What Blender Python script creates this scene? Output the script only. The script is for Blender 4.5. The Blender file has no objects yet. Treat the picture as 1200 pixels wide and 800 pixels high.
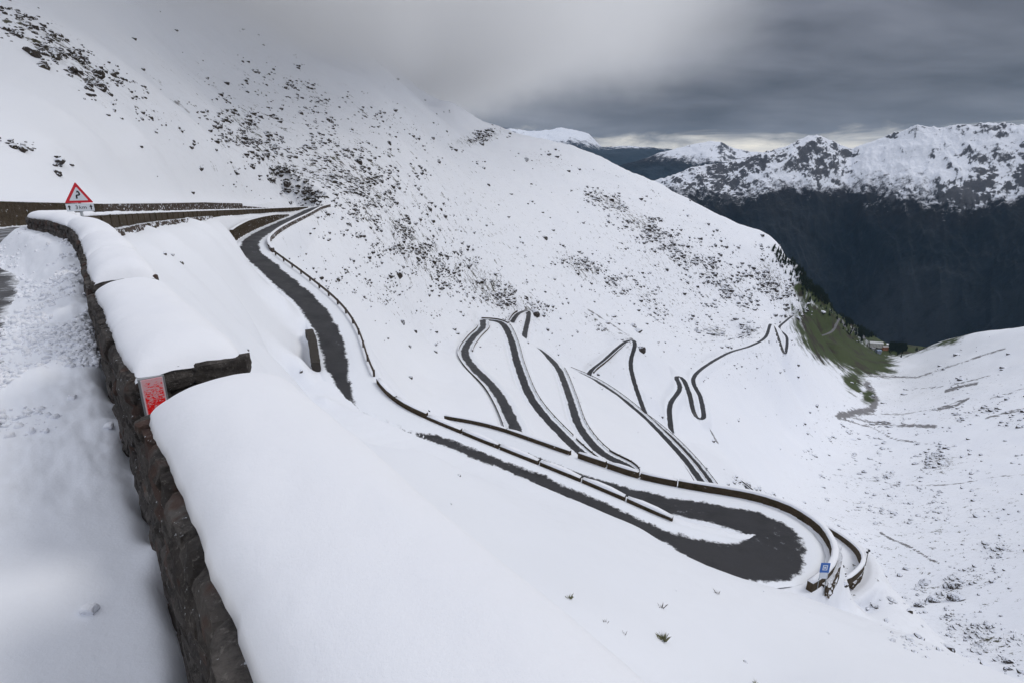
import bpy, bmesh, math, random
import numpy as np
from mathutils import Vector, Matrix
random.seed(4); rng = np.random.default_rng(4)
C = bpy.context.scene.collection
SC = bpy.context.scene
R = math.radians
# ------------------------------------------------------------------ camera, world, sun, exposure
# eye at the origin, z = 0; the road the photographer stands on lies at z = -2
F = 650.0; PITCH = math.atan(195/650.0)
cam = bpy.data.cameras.new("camera"); cam.lens = 36*F/1200; cam.sensor_width = 36
cam.clip_start = 0.05; cam.clip_end = 90000
co = bpy.data.objects.new("camera", cam); C.objects.link(co)
co.location = (0, 0, 0); co.rotation_euler = (math.pi/2-PITCH, 0, 0); SC.camera = co
SC.view_settings.view_transform = 'Standard'; SC.view_settings.look = 'None'
SC.view_settings.gamma = 1; SC.view_settings.exposure = -0.08
SC.render.engine = 'CYCLES'
SC.cycles.use_denoising = True
SC.cycles.max_bounces = 10; SC.cycles.volume_bounces = 4; SC.cycles.transparent_max_bounces = 8
SC.cycles.diffuse_bounces = 3; SC.cycles.glossy_bounces = 2
SUN_EL, SUN_AZ = R(48), R(75)     # azimuth measured from +y towards +x

def newmat(name):
    m = bpy.data.materials.new(name); m.use_nodes = True
    nt = m.node_tree; nt.nodes.clear()
    return m, nt
class NT:
    """small helper to write node graphs"""
    def __init__(s, nt): s.nt = nt
    def n(s, t, **k):
        x = s.nt.nodes.new(t)
        for a, b in k.items():
            if a == 'ins':
                for i, v in b.items():
                    if hasattr(v, 'links') or isinstance(v, bpy.types.NodeSocket): s.nt.links.new(v, x.inputs[i])
                    else: x.inputs[i].default_value = v
            else: setattr(x, a, b)
        return x
    def l(s, a, b): s.nt.links.new(a, b)
    def math(s, op, a, b=None, c=None, clamp=False):
        x = s.nt.nodes.new('ShaderNodeMath'); x.operation = op; x.use_clamp = clamp
        for i, v in enumerate((a, b, c)):
            if v is None: continue
            if isinstance(v, bpy.types.NodeSocket): s.nt.links.new(v, x.inputs[i])
            else: x.inputs[i].default_value = v
        return x.outputs[0]
    def step(s, v, lo, hi):
        x = s.nt.nodes.new('ShaderNodeMapRange'); x.interpolation_type = 'SMOOTHSTEP'
        s.nt.links.new(v, x.inputs[0])
        for i, q in ((1, lo), (2, hi)):
            if isinstance(q, bpy.types.NodeSocket): s.nt.links.new(q, x.inputs[i])
            else: x.inputs[i].default_value = q
        x.inputs[3].default_value = 0; x.inputs[4].default_value = 1
        return x.outputs[0]
    def mix(s, f, a, b):
        x = s.nt.nodes.new('ShaderNodeMix'); x.data_type = 'RGBA'
        for i, v in ((0, f), (6, a), (7, b)):
            if isinstance(v, bpy.types.NodeSocket): s.nt.links.new(v, x.inputs[i])
            else: x.inputs[i].default_value = v if i == 0 else (*v, 1) if len(v) == 3 else v
        return x.outputs[2]
    def noise(s, vec, scale, detail=4, rough=.55, dist=0.0, typ='FBM'):
        x = s.nt.nodes.new('ShaderNodeTexNoise'); x.noise_type = typ
        if vec is not None: s.nt.links.new(vec, x.inputs['Vector'])
        x.inputs['Scale'].default_value = scale; x.inputs['Detail'].default_value = detail
        x.inputs['Roughness'].default_value = rough; x.inputs['Distortion'].default_value = dist
        return x.outputs[0]
    def vmul(s, vec, v):
        x = s.nt.nodes.new('ShaderNodeVectorMath'); x.operation = 'MULTIPLY'
        s.nt.links.new(vec, x.inputs[0]); x.inputs[1].default_value = v
        return x.outputs[0]
    def attr(s, name):
        x = s.nt.nodes.new('ShaderNodeAttribute'); x.attribute_name = name; return x.outputs['Fac']
    def out(s, col, rough=.8, bump=None, bstr=.5, bdist=.02, spec=.3, metal=0.0, sss=0.0):
        p = s.nt.nodes.new('ShaderNodeBsdfPrincipled')
        if isinstance(col, bpy.types.NodeSocket): s.nt.links.new(col, p.inputs['Base Color'])
        else: p.inputs['Base Color'].default_value = (*col, 1)
        if isinstance(rough, bpy.types.NodeSocket): s.nt.links.new(rough, p.inputs['Roughness'])
        else: p.inputs['Roughness'].default_value = rough
        p.inputs['Specular IOR Level'].default_value = spec; p.inputs['Metallic'].default_value = metal
        if bump is not None:
            b = s.nt.nodes.new('ShaderNodeBump'); b.inputs['Strength'].default_value = bstr
            b.inputs['Distance'].default_value = bdist; s.nt.links.new(bump, b.inputs['Height'])
            s.nt.links.new(b.outputs[0], p.inputs['Normal'])
        o = s.nt.nodes.new('ShaderNodeOutputMaterial'); s.nt.links.new(p.outputs[0], o.inputs[0])
        return p

def build_world():
    w = bpy.data.worlds.new("World"); SC.world = w; w.use_nodes = True
    nt = w.node_tree; nt.nodes.clear(); g = NT(nt)
    tc = g.n('ShaderNodeTexCoord').outputs['Generated']
    sep = g.n('ShaderNodeSeparateXYZ', ins={0: tc}); x, y, z = sep.outputs
    sky = g.n('ShaderNodeTexSky', sky_type='NISHITA', sun_disc=False, sun_elevation=SUN_EL, sun_rotation=SUN_AZ)
    skyc = g.n('ShaderNodeVectorMath', operation='SCALE', ins={0: sky.outputs[0], 3: 0.08}).outputs[0]
    # cloud deck: direction projected on a layer overhead, so that it foreshortens to the horizon
    zz = g.math('MAXIMUM', g.math('ADD', z, .16), .05)
    px = g.math('DIVIDE', x, zz); py = g.math('DIVIDE', y, zz)
    cv = g.n('ShaderNodeCombineXYZ', ins={0: px, 1: py, 2: 0.0}).outputs[0]
    n1 = g.noise(cv, .55, 5, .5, .3)
    n2 = g.noise(g.vmul(cv, (1.0, 1.5, 1)), 1.3, 4, .5, .3)
    n3 = g.noise(g.vmul(tc, (3, 3, 16)), 2.2, 5, .6, .5)
    az = g.math('ARCTAN2', x, y)
    # left part lighter (mist), right part slate grey, brighter towards the zenith
    side = g.step(az, -.45, .35)
    base = g.mix(side, (.50, .51, .56), (.20, .207, .24))
    zen = g.step(z, .22, .9)
    base = g.mix(zen, base, (.84, .87, .96))
    nn = g.math('ADD', g.math('MULTIPLY', n1, .55), g.math('MULTIPLY', n2, .45))
    amp = g.math('MULTIPLY', g.math('SUBTRACT', nn, .5), g.math('ADD', g.math('MULTIPLY', side, 3.4), .4))
    v = g.math('ADD', 1.0, amp)
    base = g.n('ShaderNodeVectorMath', operation='SCALE', ins={0: base, 3: v}).outputs[0]
    # dark under-edge of the deck above the gap at the horizon
    edge = g.math('MULTIPLY', g.step(z, .19, .085), g.math('ADD', .25, g.math('MULTIPLY', n3, .9)))
    base = g.mix(g.math('MULTIPLY', g.math('MULTIPLY', edge, side), .55), base, (.085, .09, .11))
    # bright gap below the deck
    low = g.math('ADD', .056, g.math('MULTIPLY', g.math('SUBTRACT', n3, .5), .09))
    gap = g.step(z, g.math('ADD', low, .012), g.math('SUBTRACT', low, .022))
    glow = g.mix(g.noise(g.vmul(tc, (6, 6, 30)), 2.0, 4, .6), (.36, .40, .48), (1.5, 1.38, 1.15))
    base = g.mix(g.math('MULTIPLY', gap, .92), base, glow)
    base = g.mix(.93, skyc, base)
    bg = g.n('ShaderNodeBackground', ins={0: base, 1: 1.0})
    o = g.n('ShaderNodeOutputWorld'); g.l(bg.outputs[0], o.inputs[0])
build_world()
sun = bpy.data.lights.new("sun", 'SUN'); sun.energy = 1.2; sun.angle = R(24); sun.color = (1, .96, .9)
so = bpy.data.objects.new("sun", sun); C.objects.link(so)
_d = Vector((math.cos(SUN_EL)*math.sin(SUN_AZ), math.cos(SUN_EL)*math.cos(SUN_AZ), math.sin(SUN_EL)))
so.rotation_euler = _d.to_track_quat('Z', 'Y').to_euler()

# ------------------------------------------------------------------ survey: sight lines to world positions
cp, sp = math.cos(PITCH), math.sin(PITCH)
def ray(px, py):
    """direction of a sight line, scaled to horizontal length 1"""
    x = px-600; dy = py-400
    v = np.array([x, F*cp-dy*sp, -F*sp-dy*cp]); return v/np.hypot(v[0], v[1])
def at(px, py, d): return ray(px, py)*d
def atz(px, py, z):
    r = ray(px, py); return r*(z/r[2])

# ------------------------------------------------------------------ numpy noise
_perm = rng.permutation(512); _perm = np.r_[_perm, _perm]
_ga = rng.uniform(0, 2*np.pi, 512); _gx, _gy = np.cos(_ga), np.sin(_ga)
def pnoise(x, y):
    xi = np.floor(x).astype(np.int64); yi = np.floor(y).astype(np.int64)
    xf = x-xi; yf = y-yi
    u = xf*xf*xf*(xf*(xf*6-15)+10); v = yf*yf*yf*(yf*(yf*6-15)+10)
    def g(i, j, dx, dy):
        h = _perm[(_perm[i & 511]+j) & 511] & 511
        return _gx[h]*dx+_gy[h]*dy
    a = g(xi, yi, xf, yf); b = g(xi+1, yi, xf-1, yf); c = g(xi, yi+1, xf, yf-1); d = g(xi+1, yi+1, xf-1, yf-1)
    return (a+u*(b-a))*(1-v)+(c+u*(d-c))*v
def fbm(x, y, o=5, gain=.5, ridged=False):
    s = 0; a = 1; t = 0
    for i in range(o):
        n = pnoise(x*2**i+17.3*i, y*2**i-9.1*i)
        s = s+a*((1-2*np.abs(n)*1.4) if ridged else n); t += a; a *= gain
    return s/t
def sstep(v, a, b):
    t = np.clip((v-a)/(b-a), 0, 1); return t*t*(3-2*t)

# ------------------------------------------------------------------ road centre lines (sight line, distance in metres)
def catmull(a, n):
    a = np.asarray(a, float); o = []
    for i in range(len(a)-1):
        p0, p1, p2, p3 = a[max(i-1, 0)], a[i], a[i+1], a[min(i+2, len(a)-1)]
        for t in np.arange(n)/n:
            o.append(.5*((2*p1)+(-p0+p2)*t+(2*p0-5*p1+4*p2-p3)*t*t+(-p0+3*p1-3*p2+p3)*t**3))
    o.append(a[-1]); return np.array(o)
def resample(P, step):
    L = np.r_[0, np.cumsum(np.linalg.norm(np.diff(P, axis=0), axis=1))]
    s = np.linspace(0, L[-1], max(2, int(L[-1]/step)+1))
    return np.stack([np.interp(s, L, P[:, k]) for k in range(3)], 1)
def smooth(P, it):
    P = P.copy()
    for _ in range(it): P[1:-1] = .25*P[:-2]+.5*P[1:-1]+.25*P[2:]
    return P
def grade(px, d0, slope):
    """follow a road's sight lines downhill at a constant grade"""
    q = catmull(px, 12); P = [at(*q[0], d0)]
    for w in q[1:]:
        r = ray(*w); p = P[-1]; z = p[2]
        for _ in range(8):
            n = r*(z/r[2]); z = .5*z+.5*(p[2]-slope*np.hypot(*(n-p)[:2]))
        P.append(r*(z/r[2]))
    return np.array(P)
def pts(l): 
    return catmull([at(*q) for q in l], 10)

# guard wall of the upper road, inner (road side) face, top edge; the road lies on its left
WALL0 = np.array([[1.5, -2.3, -2.0], [.25, -.12, -2.0], atz(300, 800, -1.05), atz(175, 490, -1.05), atz(108, 335, -1.08), atz(99, 297, -1.1),
         atz(85, 269, -1.1), at(58, 258.5, 17.6), at(33, 254, 22), at(64, 251.5, 30), at(100, 250, 40), at(180, 248, 72), at(250, 246, 115), at(300, 244.5, 160), at(340, 243, 195), at(360, 241.8, 213)])
W0 = resample(catmull(WALL0, 10), .25)
_tab = np.array([(np.hypot(*q[:2]), q[2]) for q in WALL0[6:]])
W0[:, 2] = np.interp(np.hypot(W0[:, 0], W0[:, 1]), np.r_[0, 3.5, _tab[:, 0]], np.r_[-1.05, -1.05, _tab[:, 1]])
def offset(P, d):
    """shift a line sideways to the left of its direction"""
    t = np.gradient(P[:, :2], axis=0); t /= np.linalg.norm(t, axis=1)[:, None]+1e-9
    Q = P.copy(); Q[:, 0] += -t[:, 1]*d; Q[:, 1] += t[:, 0]*d; return Q
RO = {}
r0 = offset(smooth(W0, 60), 5.2); r0[:, 2] = W0[:, 2]-.93
RO['R0'] = smooth(resample(r0, 1.0), 6)
R1a = pts([(378, 242, 218), (366, 245, 206), (350, 253, 186), (330, 262, 158), (310, 272, 134), (294, 284, 116), (293, 291, 112), (299, 298, 109)])
r1px = [(299, 298), (312, 308), (340, 330), (375, 362), (394, 395), (400, 425), (412, 456), (436, 483), (480, 503), (540, 529), (620, 562), (700, 596), (780, 634), (850, 659)]
R1b = grade(r1px, 109, .165)
R1 = np.vstack([R1a[:-1], R1b])
r2px = [(850, 660), (890, 666), (925, 650), (930, 628), (900, 608), (850, 599), (790, 588), (740, 577), (700, 563), (620, 533), (560, 511), (505, 500)]
R2 = grade(r2px, np.hypot(*R1[-1][:2]), .07)
bpx = [(612, 525), (600, 490), (580, 455), (555, 430), (545, 412), (555, 395), (566, 384), (566, 375)]
B = grade(bpx, 128, .055)
cpx = [(566, 375), (588, 378), (600, 400), (608, 430), (625, 470), (660, 510), (700, 545), (730, 560)]
Cc = grade(cpx, np.hypot(*B[-1][:2]), .10)
dpx = [(730, 560), (745, 555), (735, 545), (705, 530), (680, 500), (668, 465), (655, 432), (635, 412), (618, 404)]
Dd = grade(dpx, np.hypot(*Cc[-1][:2]), .05)
def rs(P, s=2.0, it=4): return smooth(resample(P, s), it)
RO['R1'] = rs(R1, 1.5, 4)
RO['R2'] = rs(R2, 1.0, 4)
RO['B'] = rs(B); RO['C'] = rs(Cc); RO['D'] = rs(Dd)
RO['F'] = rs(pts([(600, 378, 385), (607, 368, 410), (618, 364, 425), (619, 372, 405), (616, 385, 380), (613, 402, 345)]))
RO['E1'] = rs(pts([(838, 590, 205), (800, 535, 250), (745, 480, 300), (700, 447, 350), (662, 430, 395)]))
RO['E2'] = rs(pts([(846, 585, 250), (815, 543, 290), (780, 507, 330), (740, 477, 380), (700, 455, 430), (690, 438, 450), (708, 422, 480), (728, 404, 515), (740, 398, 530), (744, 404, 515), (739, 425, 490), (744, 450, 460), (756, 484, 430)]), 2.5)
RO['G'] = rs(pts([(787, 507, 450), (785, 475, 485), (797, 455, 520), (792, 441, 550), (800, 443, 550), (808, 462, 525), (813, 484, 510), (820, 492, 505), (825, 488, 512), (821, 465, 560), (814, 440, 610), (850, 415, 720), (880, 405, 800), (897, 395, 870), (903, 380, 960), (908, 385, 965), (918, 413, 930), (921, 412, 935), (922, 395, 1010), (913, 385, 1060), (920, 377, 1130), (930, 370, 1220), (930, 378, 1260)]), 4, 2)
RO['L'] = rs(pts([(937, 398, 1400), (955, 395, 1500), (975, 388, 1600), (984, 373, 1750), (991, 385, 1720), (1000, 398, 1740), (1012, 404, 1800), (1022, 412, 1860)]), 6, 2)
RO['R3'] = rs(pts([(880, 596, 100), (945, 618, 88), (975, 633, 83), (992, 649, 78), (991, 666, 74), (975, 678, 71)]), 1)
RO['S'] = rs(pts([(850, 554, 345), (862, 562, 330), (874, 571, 315), (886, 582, 300)]), 1.5)
RO['L2'] = rs(pts([(996, 391, 1750), (1001, 384, 1820), (1008, 388, 1830), (1013, 397, 1800)]), 6, 2)

# ------------------------------------------------------------------ survey points of the slopes
K = []
def col(x, *l):
    for y, d in l: K.append((x, y, d))
col(-250, (150, 95), (80, 130), (0, 170), (-120, 260))
col(0, (150, 112), (80, 150), (0, 190), (-60, 260), (-200, 500))
col(100, (190, 112), (150, 133), (80, 170), (20, 230), (-60, 330), (-160, 600))
col(200, (190, 155), (150, 182), (120, 220), (60, 330), (0, 450), (-80, 650))
col(280, (190, 200), (150, 240), (100, 360), (50, 480), (0, 650))
col(340, (200, 260), (150, 320), (100, 450), (60, 560), (20, 750))
col(400, (235, 240), (280, 195), (320, 175), (360, 155), (200, 300), (150, 400), (100, 560), (70, 700), (40, 900))
col(430, (400, 125), (440, 105), (465, 88))
col(450, (200, 340), (250, 265), (300, 230), (350, 205), (400, 170), (440, 130), (480, 100), (150, 460), (110, 620), (80, 800), (60, 1000))
col(500, (130, 820), (160, 640), (200, 450), (250, 350), (300, 300), (350, 268), (400, 230), (440, 175), (480, 120))
col(520, (115, 1000))
col(550, (135, 1050), (150, 950), (170, 820), (200, 680), (250, 510), (300, 410), (350, 330))
col(600, (157, 1100), (175, 980), (200, 850), (250, 640), (300, 510), (350, 420))
col(650, (166, 1150), (200, 960), (250, 740), (300, 610), (350, 510), (390, 440), (415, 405))
col(700, (184, 1200), (220, 1040), (260, 860), (300, 740), (350, 630), (400, 525))
col(760, (211, 1250), (260, 1000), (300, 880), (350, 760), (400, 600), (440, 500))
col(770, (470, 450), (500, 425), (520, 370))
col(820, (241, 1300), (300, 1050), (350, 920), (400, 760), (425, 650), (520, 440), (550, 380))
col(870, (265, 1330), (320, 1130), (370, 980), (400, 860), (440, 720), (480, 640), (520, 540), (560, 430), (590, 330))
col(900, (282, 1345)); col(920, (292, 1370), (340, 1260), (450, 900), (500, 760), (550, 600), (590, 500))
col(950, (325, 1470), (345, 1400), (385, 1350), (420, 1150), (450, 1000), (600, 490))
col(980, (352, 1650), (400, 1500), (430, 1300), (460, 1100))
col(1015, (386, 1900), (420, 1600), (445, 1380), (470, 1180))
col(1040, (404, 2000), (420, 1800), (440, 1500))
col(1000, (500, 980), (540, 780), (600, 560), (650, 450), (690, 385))
col(1070, (404, 2000), (425, 1620))
col(1100, (400, 1760), (430, 1450), (470, 1150), (500, 970), (550, 720), (600, 580), (650, 470), (700, 395))
col(1150, (389, 1700))
col(1200, (383, 1650), (420, 1350), (460, 1100), (500, 900), (560, 670), (620, 510), (700, 390), (780, 300))
col(1320, (365, 1600), (450, 1050), (550, 650), (650, 430), (760, 300))
col(1500, (340, 1500), (450, 950), (600, 480), (760, 280))
# near slope below the guard wall, down to the first long leg and to the bend
col(120, (277, 33), (300, 25), (340, 18.5), (380, 14), (430, 10))
col(200, (190, 155), (150, 182), (274, 56), (300, 44), (350, 29), (400, 20), (450, 14), (500, 10))
col(250, (264, 88), (280, 80), (320, 56), (370, 37))
col(300, (320, 96), (345, 80), (380, 58), (420, 42), (460, 30), (520, 20), (600, 12))
col(350, (370, 88), (400, 72), (420, 62), (450, 48), (500, 33))
col(382, (425, 74), (445, 66), (462, 55))
col(400, (520, 30), (600, 16), (700, 8), (800, 4))
col(500, (530, 36), (600, 21), (700, 12), (850, 4.5))
col(600, (600, 29), (640, 22), (700, 15.5), (780, 10.5), (900, 6))
col(700, (630, 29), (660, 23.5), (720, 16.5), (800, 12))
col(800, (672, 29), (700, 24.5), (760, 18), (820, 14), (920, 8))
col(900, (690, 33), (740, 25), (800, 19))
col(1000, (708, 42), (760, 28), (820, 19), (950, 10))
col(1100, (757, 36), (820, 24), (950, 12))
col(1200, (801, 34), (860, 24), (1000, 12))
col(1500, (900, 34), (1000, 20), (1300, 9))
# ground the sight lines do not reach
col(1000, (740, 60), (765, 100), (760, 180), (730, 280), (706, 350))
col(900, (700, 75), (680, 100), (655, 150), (635, 220), (610, 300))
col(1100, (790, 50), (820, 90), (820, 160), (780, 260), (740, 340))
col(1200, (840, 50), (880, 90), (880, 160), (830, 240))
col(1500, (960, 60), (1000, 120), (900, 200))
col(800, (640, 90), (635, 130), (610, 170))
col(500, (508, 112), (495, 122)); col(620, (560, 108), (540, 120))
for x, y, d in [(500, 112, 900), (550, 135, 1050), (600, 157, 1100), (650, 166, 1150), (700, 184, 1200), (760, 211, 1250), (820, 241, 1300), (870, 265, 1330), (920, 292, 1370), (950, 325, 1470), (980, 352, 1650), (1015, 386, 1900), (1040, 404, 2000), (1070, 404, 2000), (1100, 400, 1760), (1150, 389, 1700), (1200, 383, 1650), (1320, 365, 1600), (1500, 340, 1500)]:
    col(x, (y+14, d*1.1), (y+60, d*1.35), (y+110, d*1.9))
for x in (-250, 0, 100, 200, 280, 340, 400): col(x, (0 if x > 300 else -100, 1500), (60, 2600))
ctl = []
for x, y, d in K:
    p = at(x, y, d); ctl.append((math.atan2(p[0], p[1]), math.log(d), p[2]/d))
for k, P in RO.items():
    if k == 'R0': continue
    d = np.hypot(P[:, 0], P[:, 1]); st = {'R1': 6, 'R2': 6, 'G': 7, 'L': 6}.get(k, 5)
    for p in P[::st]:
        dd = math.hypot(p[0], p[1]); ctl.append((math.atan2(p[0], p[1]), math.log(dd), p[2]/dd))
W0s = smooth(W0, 80)
_t = np.gradient(RO['R1'][:, :2], axis=0); _t /= np.linalg.norm(_t, axis=1)[:, None]
for _i in range(0, len(RO['R1']), 3):          # brow of the slope just above the first long leg
    p = RO['R1'][_i]; _zc = p[1]*cp-p[2]*sp; _x = 600+F*p[0]/_zc; _y = 400-F*(p[1]*sp+p[2]*cp)/_zc
    if _y < 428 or _x > 775: continue
    _sh = float(np.interp(_x, [398, 425, 470, 500, 775], [.2, 2.0, 2.0, .7, .5])); r_ = np.array([_t[_i, 1], -_t[_i, 0]])
    _tan = p[2]/math.hypot(*(p[:2]-r_*_sh))
    for _o, _dt in ((2.6, .0), (6.5, -.014)):
        q = p[:2]+r_*_o; d_ = math.hypot(*q); ctl.append((math.atan2(q[0], q[1]), math.log(d_), _tan+_dt))
for off, dz, a, b, st in ((-1.2, -1.6, 70, -120, 24), (12, 1.2, 80, -40, 40)):
    for p in offset(W0s, off)[a:b:st]:
        dd = math.hypot(p[0], p[1])
        if dd > 3.2: ctl.append((math.atan2(p[0], p[1]), math.log(dd), (p[2]+dz)/dd))
ctl = np.array(ctl)
def tps_fit(c, lam):
    n = len(c); d2 = (c[:, None, 0]-c[None, :, 0])**2+(c[:, None, 1]-c[None, :, 1])**2
    Kk = .5*d2*np.log(d2+1e-12); A = np.zeros((n+3, n+3)); A[:n, :n] = Kk+lam*np.eye(n)
    A[:n, n] = 1; A[:n, n+1:] = c[:, :2]; A[n:, :n] = A[:n, n:].T
    return np.linalg.solve(A, np.r_[c[:, 2], 0, 0, 0])
TW = tps_fit(ctl, 2e-4)
def tps(u, v):
    o = np.empty(u.shape).ravel(); uf, vf = u.ravel(), v.ravel(); n = len(ctl)
    for i in range(0, len(uf), 10000):
        d2 = (uf[i:i+10000, None]-ctl[:, 0])**2+(vf[i:i+10000, None]-ctl[:, 1])**2
        o[i:i+10000] = (.5*d2*np.log(d2+1e-12))@TW[:n]
    o += TW[n]+TW[n+1]*uf+TW[n+2]*vf
    return o.reshape(u.shape)

# ------------------------------------------------------------------ the terrain grid
NU = 900
US = np.radians(np.linspace(-60, 60, NU))
vs = [math.log(.6)]
while vs[-1] < math.log(3000):
    r = math.exp(vs[-1]); vs.append(vs[-1]+(.014 if r < 25 else .0062 if r < 700 else .008))
VS = np.array(vs); NV = len(VS)
U, V = np.meshgrid(US, VS); RR = np.exp(V); GX = RR*np.sin(U); GY = RR*np.cos(U)
_iu = np.unique(np.r_[np.arange(0, NU, 3), NU-1]); _iv = np.unique(np.r_[np.arange(0, NV, 3), NV-1])
_w = tps(*np.meshgrid(US[_iu], np.maximum(VS[_iv], math.log(3.0))))
_w = np.array([np.interp(US, US[_iu], q) for q in _w]); Wt = np.array([np.interp(VS, VS[_iv], _w[:, j]) for j in range(NU)]).T
Z = Wt*RR
# relief of the natural slopes
Z += sstep(RR, 60, 300)*fbm(GX/70, GY/70, 3)*3.2*np.clip(RR/500, .2, 2.0)
Z += sstep(RR, 6, 40)*fbm(GX/9, GY/9, 2, .4)*(.10+.25*sstep(RR, 70, 140))*(1-sstep(RR, 250, 500))
Z += sstep(RR, 150, 400)*fbm(GX/26, GY/26, 3, .5)*1.6*(1-sstep(RR, 1200, 2000))
Z += sstep(RR, 350, 900)*(fbm((GX*.8+GY*.6)/210, (GX*.6-GY*.8)/70, 4, .5, True)-.3)*7*(1-sstep(RR, 1900, 2400))*sstep(-U, -.55, -.3)
Z += sstep(RR, 70, 140)*fbm(GX/16, GY/16, 3, .5)*.7*(1-sstep(RR, 900, 1400))
Z += sstep(RR, 5, 12)*(1-sstep(RR, 60, 90))*fbm(GX/1.6, GY/2.4, 3, .5)*.07
def near_ix(P, q):
    zc = P[:, 1]*cp-P[:, 2]*sp; return int(np.argmin(np.hypot(600+F*P[:, 0]/zc-q[0], 400-F*(P[:, 1]*sp+P[:, 2]*cp)/zc-q[1])))
# distance to each road: flatten the ground there, banks beyond
BEST = np.full(Z.shape, 1e9); ZR = np.zeros(Z.shape); BL = np.full(Z.shape, 2.0)
ROADHW = {'R1': 3.3, 'R2': 3.2, 'B': 3.3, 'C': 3.4, 'D': 3.3, 'F': 3.2, 'E1': 3.2, 'E2': 3.2, 'R3': 3.4, 'S': 2.8, 'G': 3.4, 'L': 4.0, 'L2': 4}
def window(p, rad):
    d = math.hypot(p[0], p[1]); a = math.atan2(p[0], p[1])
    if d < rad+.7: return (slice(0, int(np.searchsorted(VS, math.log(d+rad)))+1), slice(0, NU))
    i0 = np.searchsorted(VS, math.log(d-rad)); i1 = np.searchsorted(VS, math.log(d+rad))+1
    da = math.asin(min(1, rad/d)); j0 = np.searchsorted(US, a-da); j1 = np.searchsorted(US, a+da)+1
    return (slice(i0, i1), slice(j0, j1))
def nearw(p):
    x = 600+F*p[0]/(p[1]*cp-p[2]*sp); y = 400-F*(p[1]*sp+p[2]*cp)/(p[1]*cp-p[2]*sp)
    return float(np.interp(x, [398, 415, 440, 760, 830], [2.5, 2.0, .3, .3, 3.0])) if y > 400 else 2.5
for k, P in RO.items():
    if k == 'R0': continue
    HWK = ROADHW[k]; hw = HWK; rad = hw+{'G': 8, 'L': 10, 'L2': 10}.get(k, 5)
    g = np.gradient(P, axis=0); gl = np.hypot(g[:, 0], g[:, 1])+1e-9; g = g/gl[:, None]
    for p, q in zip(P, g):
        s = window(p, rad)
        ex = GX[s]-p[0]; ey = GY[s]-p[1]; al = ex*q[0]+ey*q[1]
        lat = -ex*q[1]+ey*q[0]
        dd = np.hypot(ex, ey)-(np.where(lat < 0, nearw(p), hw) if k == 'R1' else hw)
        m = dd < BEST[s]
        BEST[s] = np.where(m, dd, BEST[s]); ZR[s] = np.where(m, p[2]+np.clip(al, -2, 2)*q[2], ZR[s]); BL[s] = np.where(m, {'G': 5, 'L': 6, 'L2': 6}.get(k, 2.2), BL[s])
t = sstep(BEST, 0, BL)
Z = np.where(BEST < 1e8, (ZR-.06-.2*(1-sstep(BEST, -1.2, -.5)))*(1-t)+Z*t, Z)
# the ground falls away below the outer corners of the two stacked hairpins
for _px, _py, _dd, _r, _dep in ((966, 694, 0, 3.4, 2.6), (950, 700, 0, 2.6, 1.6), (1002, 694, 70, 3.2, 2.4)):
    _q = RO['R2'][near_ix(RO['R2'], (925, 650))] if _dd == 0 else None
    _c = at(_px, _py, _dd or math.hypot(_q[0], _q[1])-1.0)
    Z -= _dep*np.exp(-(((GX-_c[0])**2+(GY-_c[1])**2)/_r**2))*sstep(BEST, .2, .9)
# brow of the near slope that hides the road past the long bend
_P = RO['R1']; _t = np.gradient(_P[:, :2], axis=0); _t /= np.linalg.norm(_t, axis=1)[:, None]
_L = np.full(Z.shape, 1e9); _T = np.zeros(Z.shape); _F = np.zeros(Z.shape)
for _i in range(len(_P)):
    p = _P[_i]; _zc = p[1]*cp-p[2]*sp; _x = 600+F*p[0]/_zc; _y = 400-F*(p[1]*sp+p[2]*cp)/_zc
    if _y < 425 or _x > 640: continue
    s = window(p, 18); ex = GX[s]-p[0]; ey = GY[s]-p[1]; dd = np.hypot(ex, ey); lat = ex*_t[_i, 1]-ey*_t[_i, 0]
    sh = float(np.interp(_x, [398, 420, 470, 510, 640], [0, 1.9, 1.9, .4, 0])); q = p[:2]-np.array([_t[_i, 1], -_t[_i, 0]])*sh
    m = (dd < np.abs(_L[s])) & (lat > 0)
    _L[s] = np.where(m, dd, _L[s]); _T[s] = np.where(m, p[2]/np.hypot(*q), _T[s]); _F[s] = np.where(m, float(np.interp(_x, [395, 410, 520, 600], [0, 1, 1, 0])), _F[s])
_w = sstep(_L, .9, 2.6)*(1-sstep(_L, 8, 16))*_F
_d = _w*np.maximum(_T*RR-.012*np.maximum(_L-3, 0)*RR/10-Z, 0)
for _ in range(14):
    _d[1:-1] = .25*_d[:-2]+.5*_d[1:-1]+.25*_d[2:]; _d[:, 1:-1] = .25*_d[:, :-2]+.5*_d[:, 1:-1]+.25*_d[:, 2:]
Z = Z+_d
# bench of the upper road, on the left of its guard wall
B0 = np.full(Z.shape, 1e9); LAT = np.zeros(Z.shape); Z0 = np.zeros(Z.shape)
g = np.gradient(W0, axis=0); g /= (np.hypot(g[:, 0], g[:, 1])+1e-9)[:, None]
for n_, (p, q) in enumerate(zip(W0, g)):
    D0 = math.hypot(p[0], p[1])
    if D0 > 30 and n_ % 3: continue
    s = window(p, 22); ex = GX[s]-p[0]; ey = GY[s]-p[1]; dd = np.hypot(ex, ey); m = dd < B0[s]
    B0[s] = np.where(m, dd, B0[s]); LAT[s] = np.where(m, -ex*q[1]+ey*q[0], LAT[s]); Z0[s] = np.where(m, p[2]+np.clip(ex*q[0]+ey*q[1], -1, 1)*q[2], Z0[s])
near = RR < 12
LAT = np.where((B0 > 1e8) & (U < -.6) & near, 5.0, LAT); Z0 = np.where((B0 > 1e8) & near, -1.05, Z0)
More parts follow.
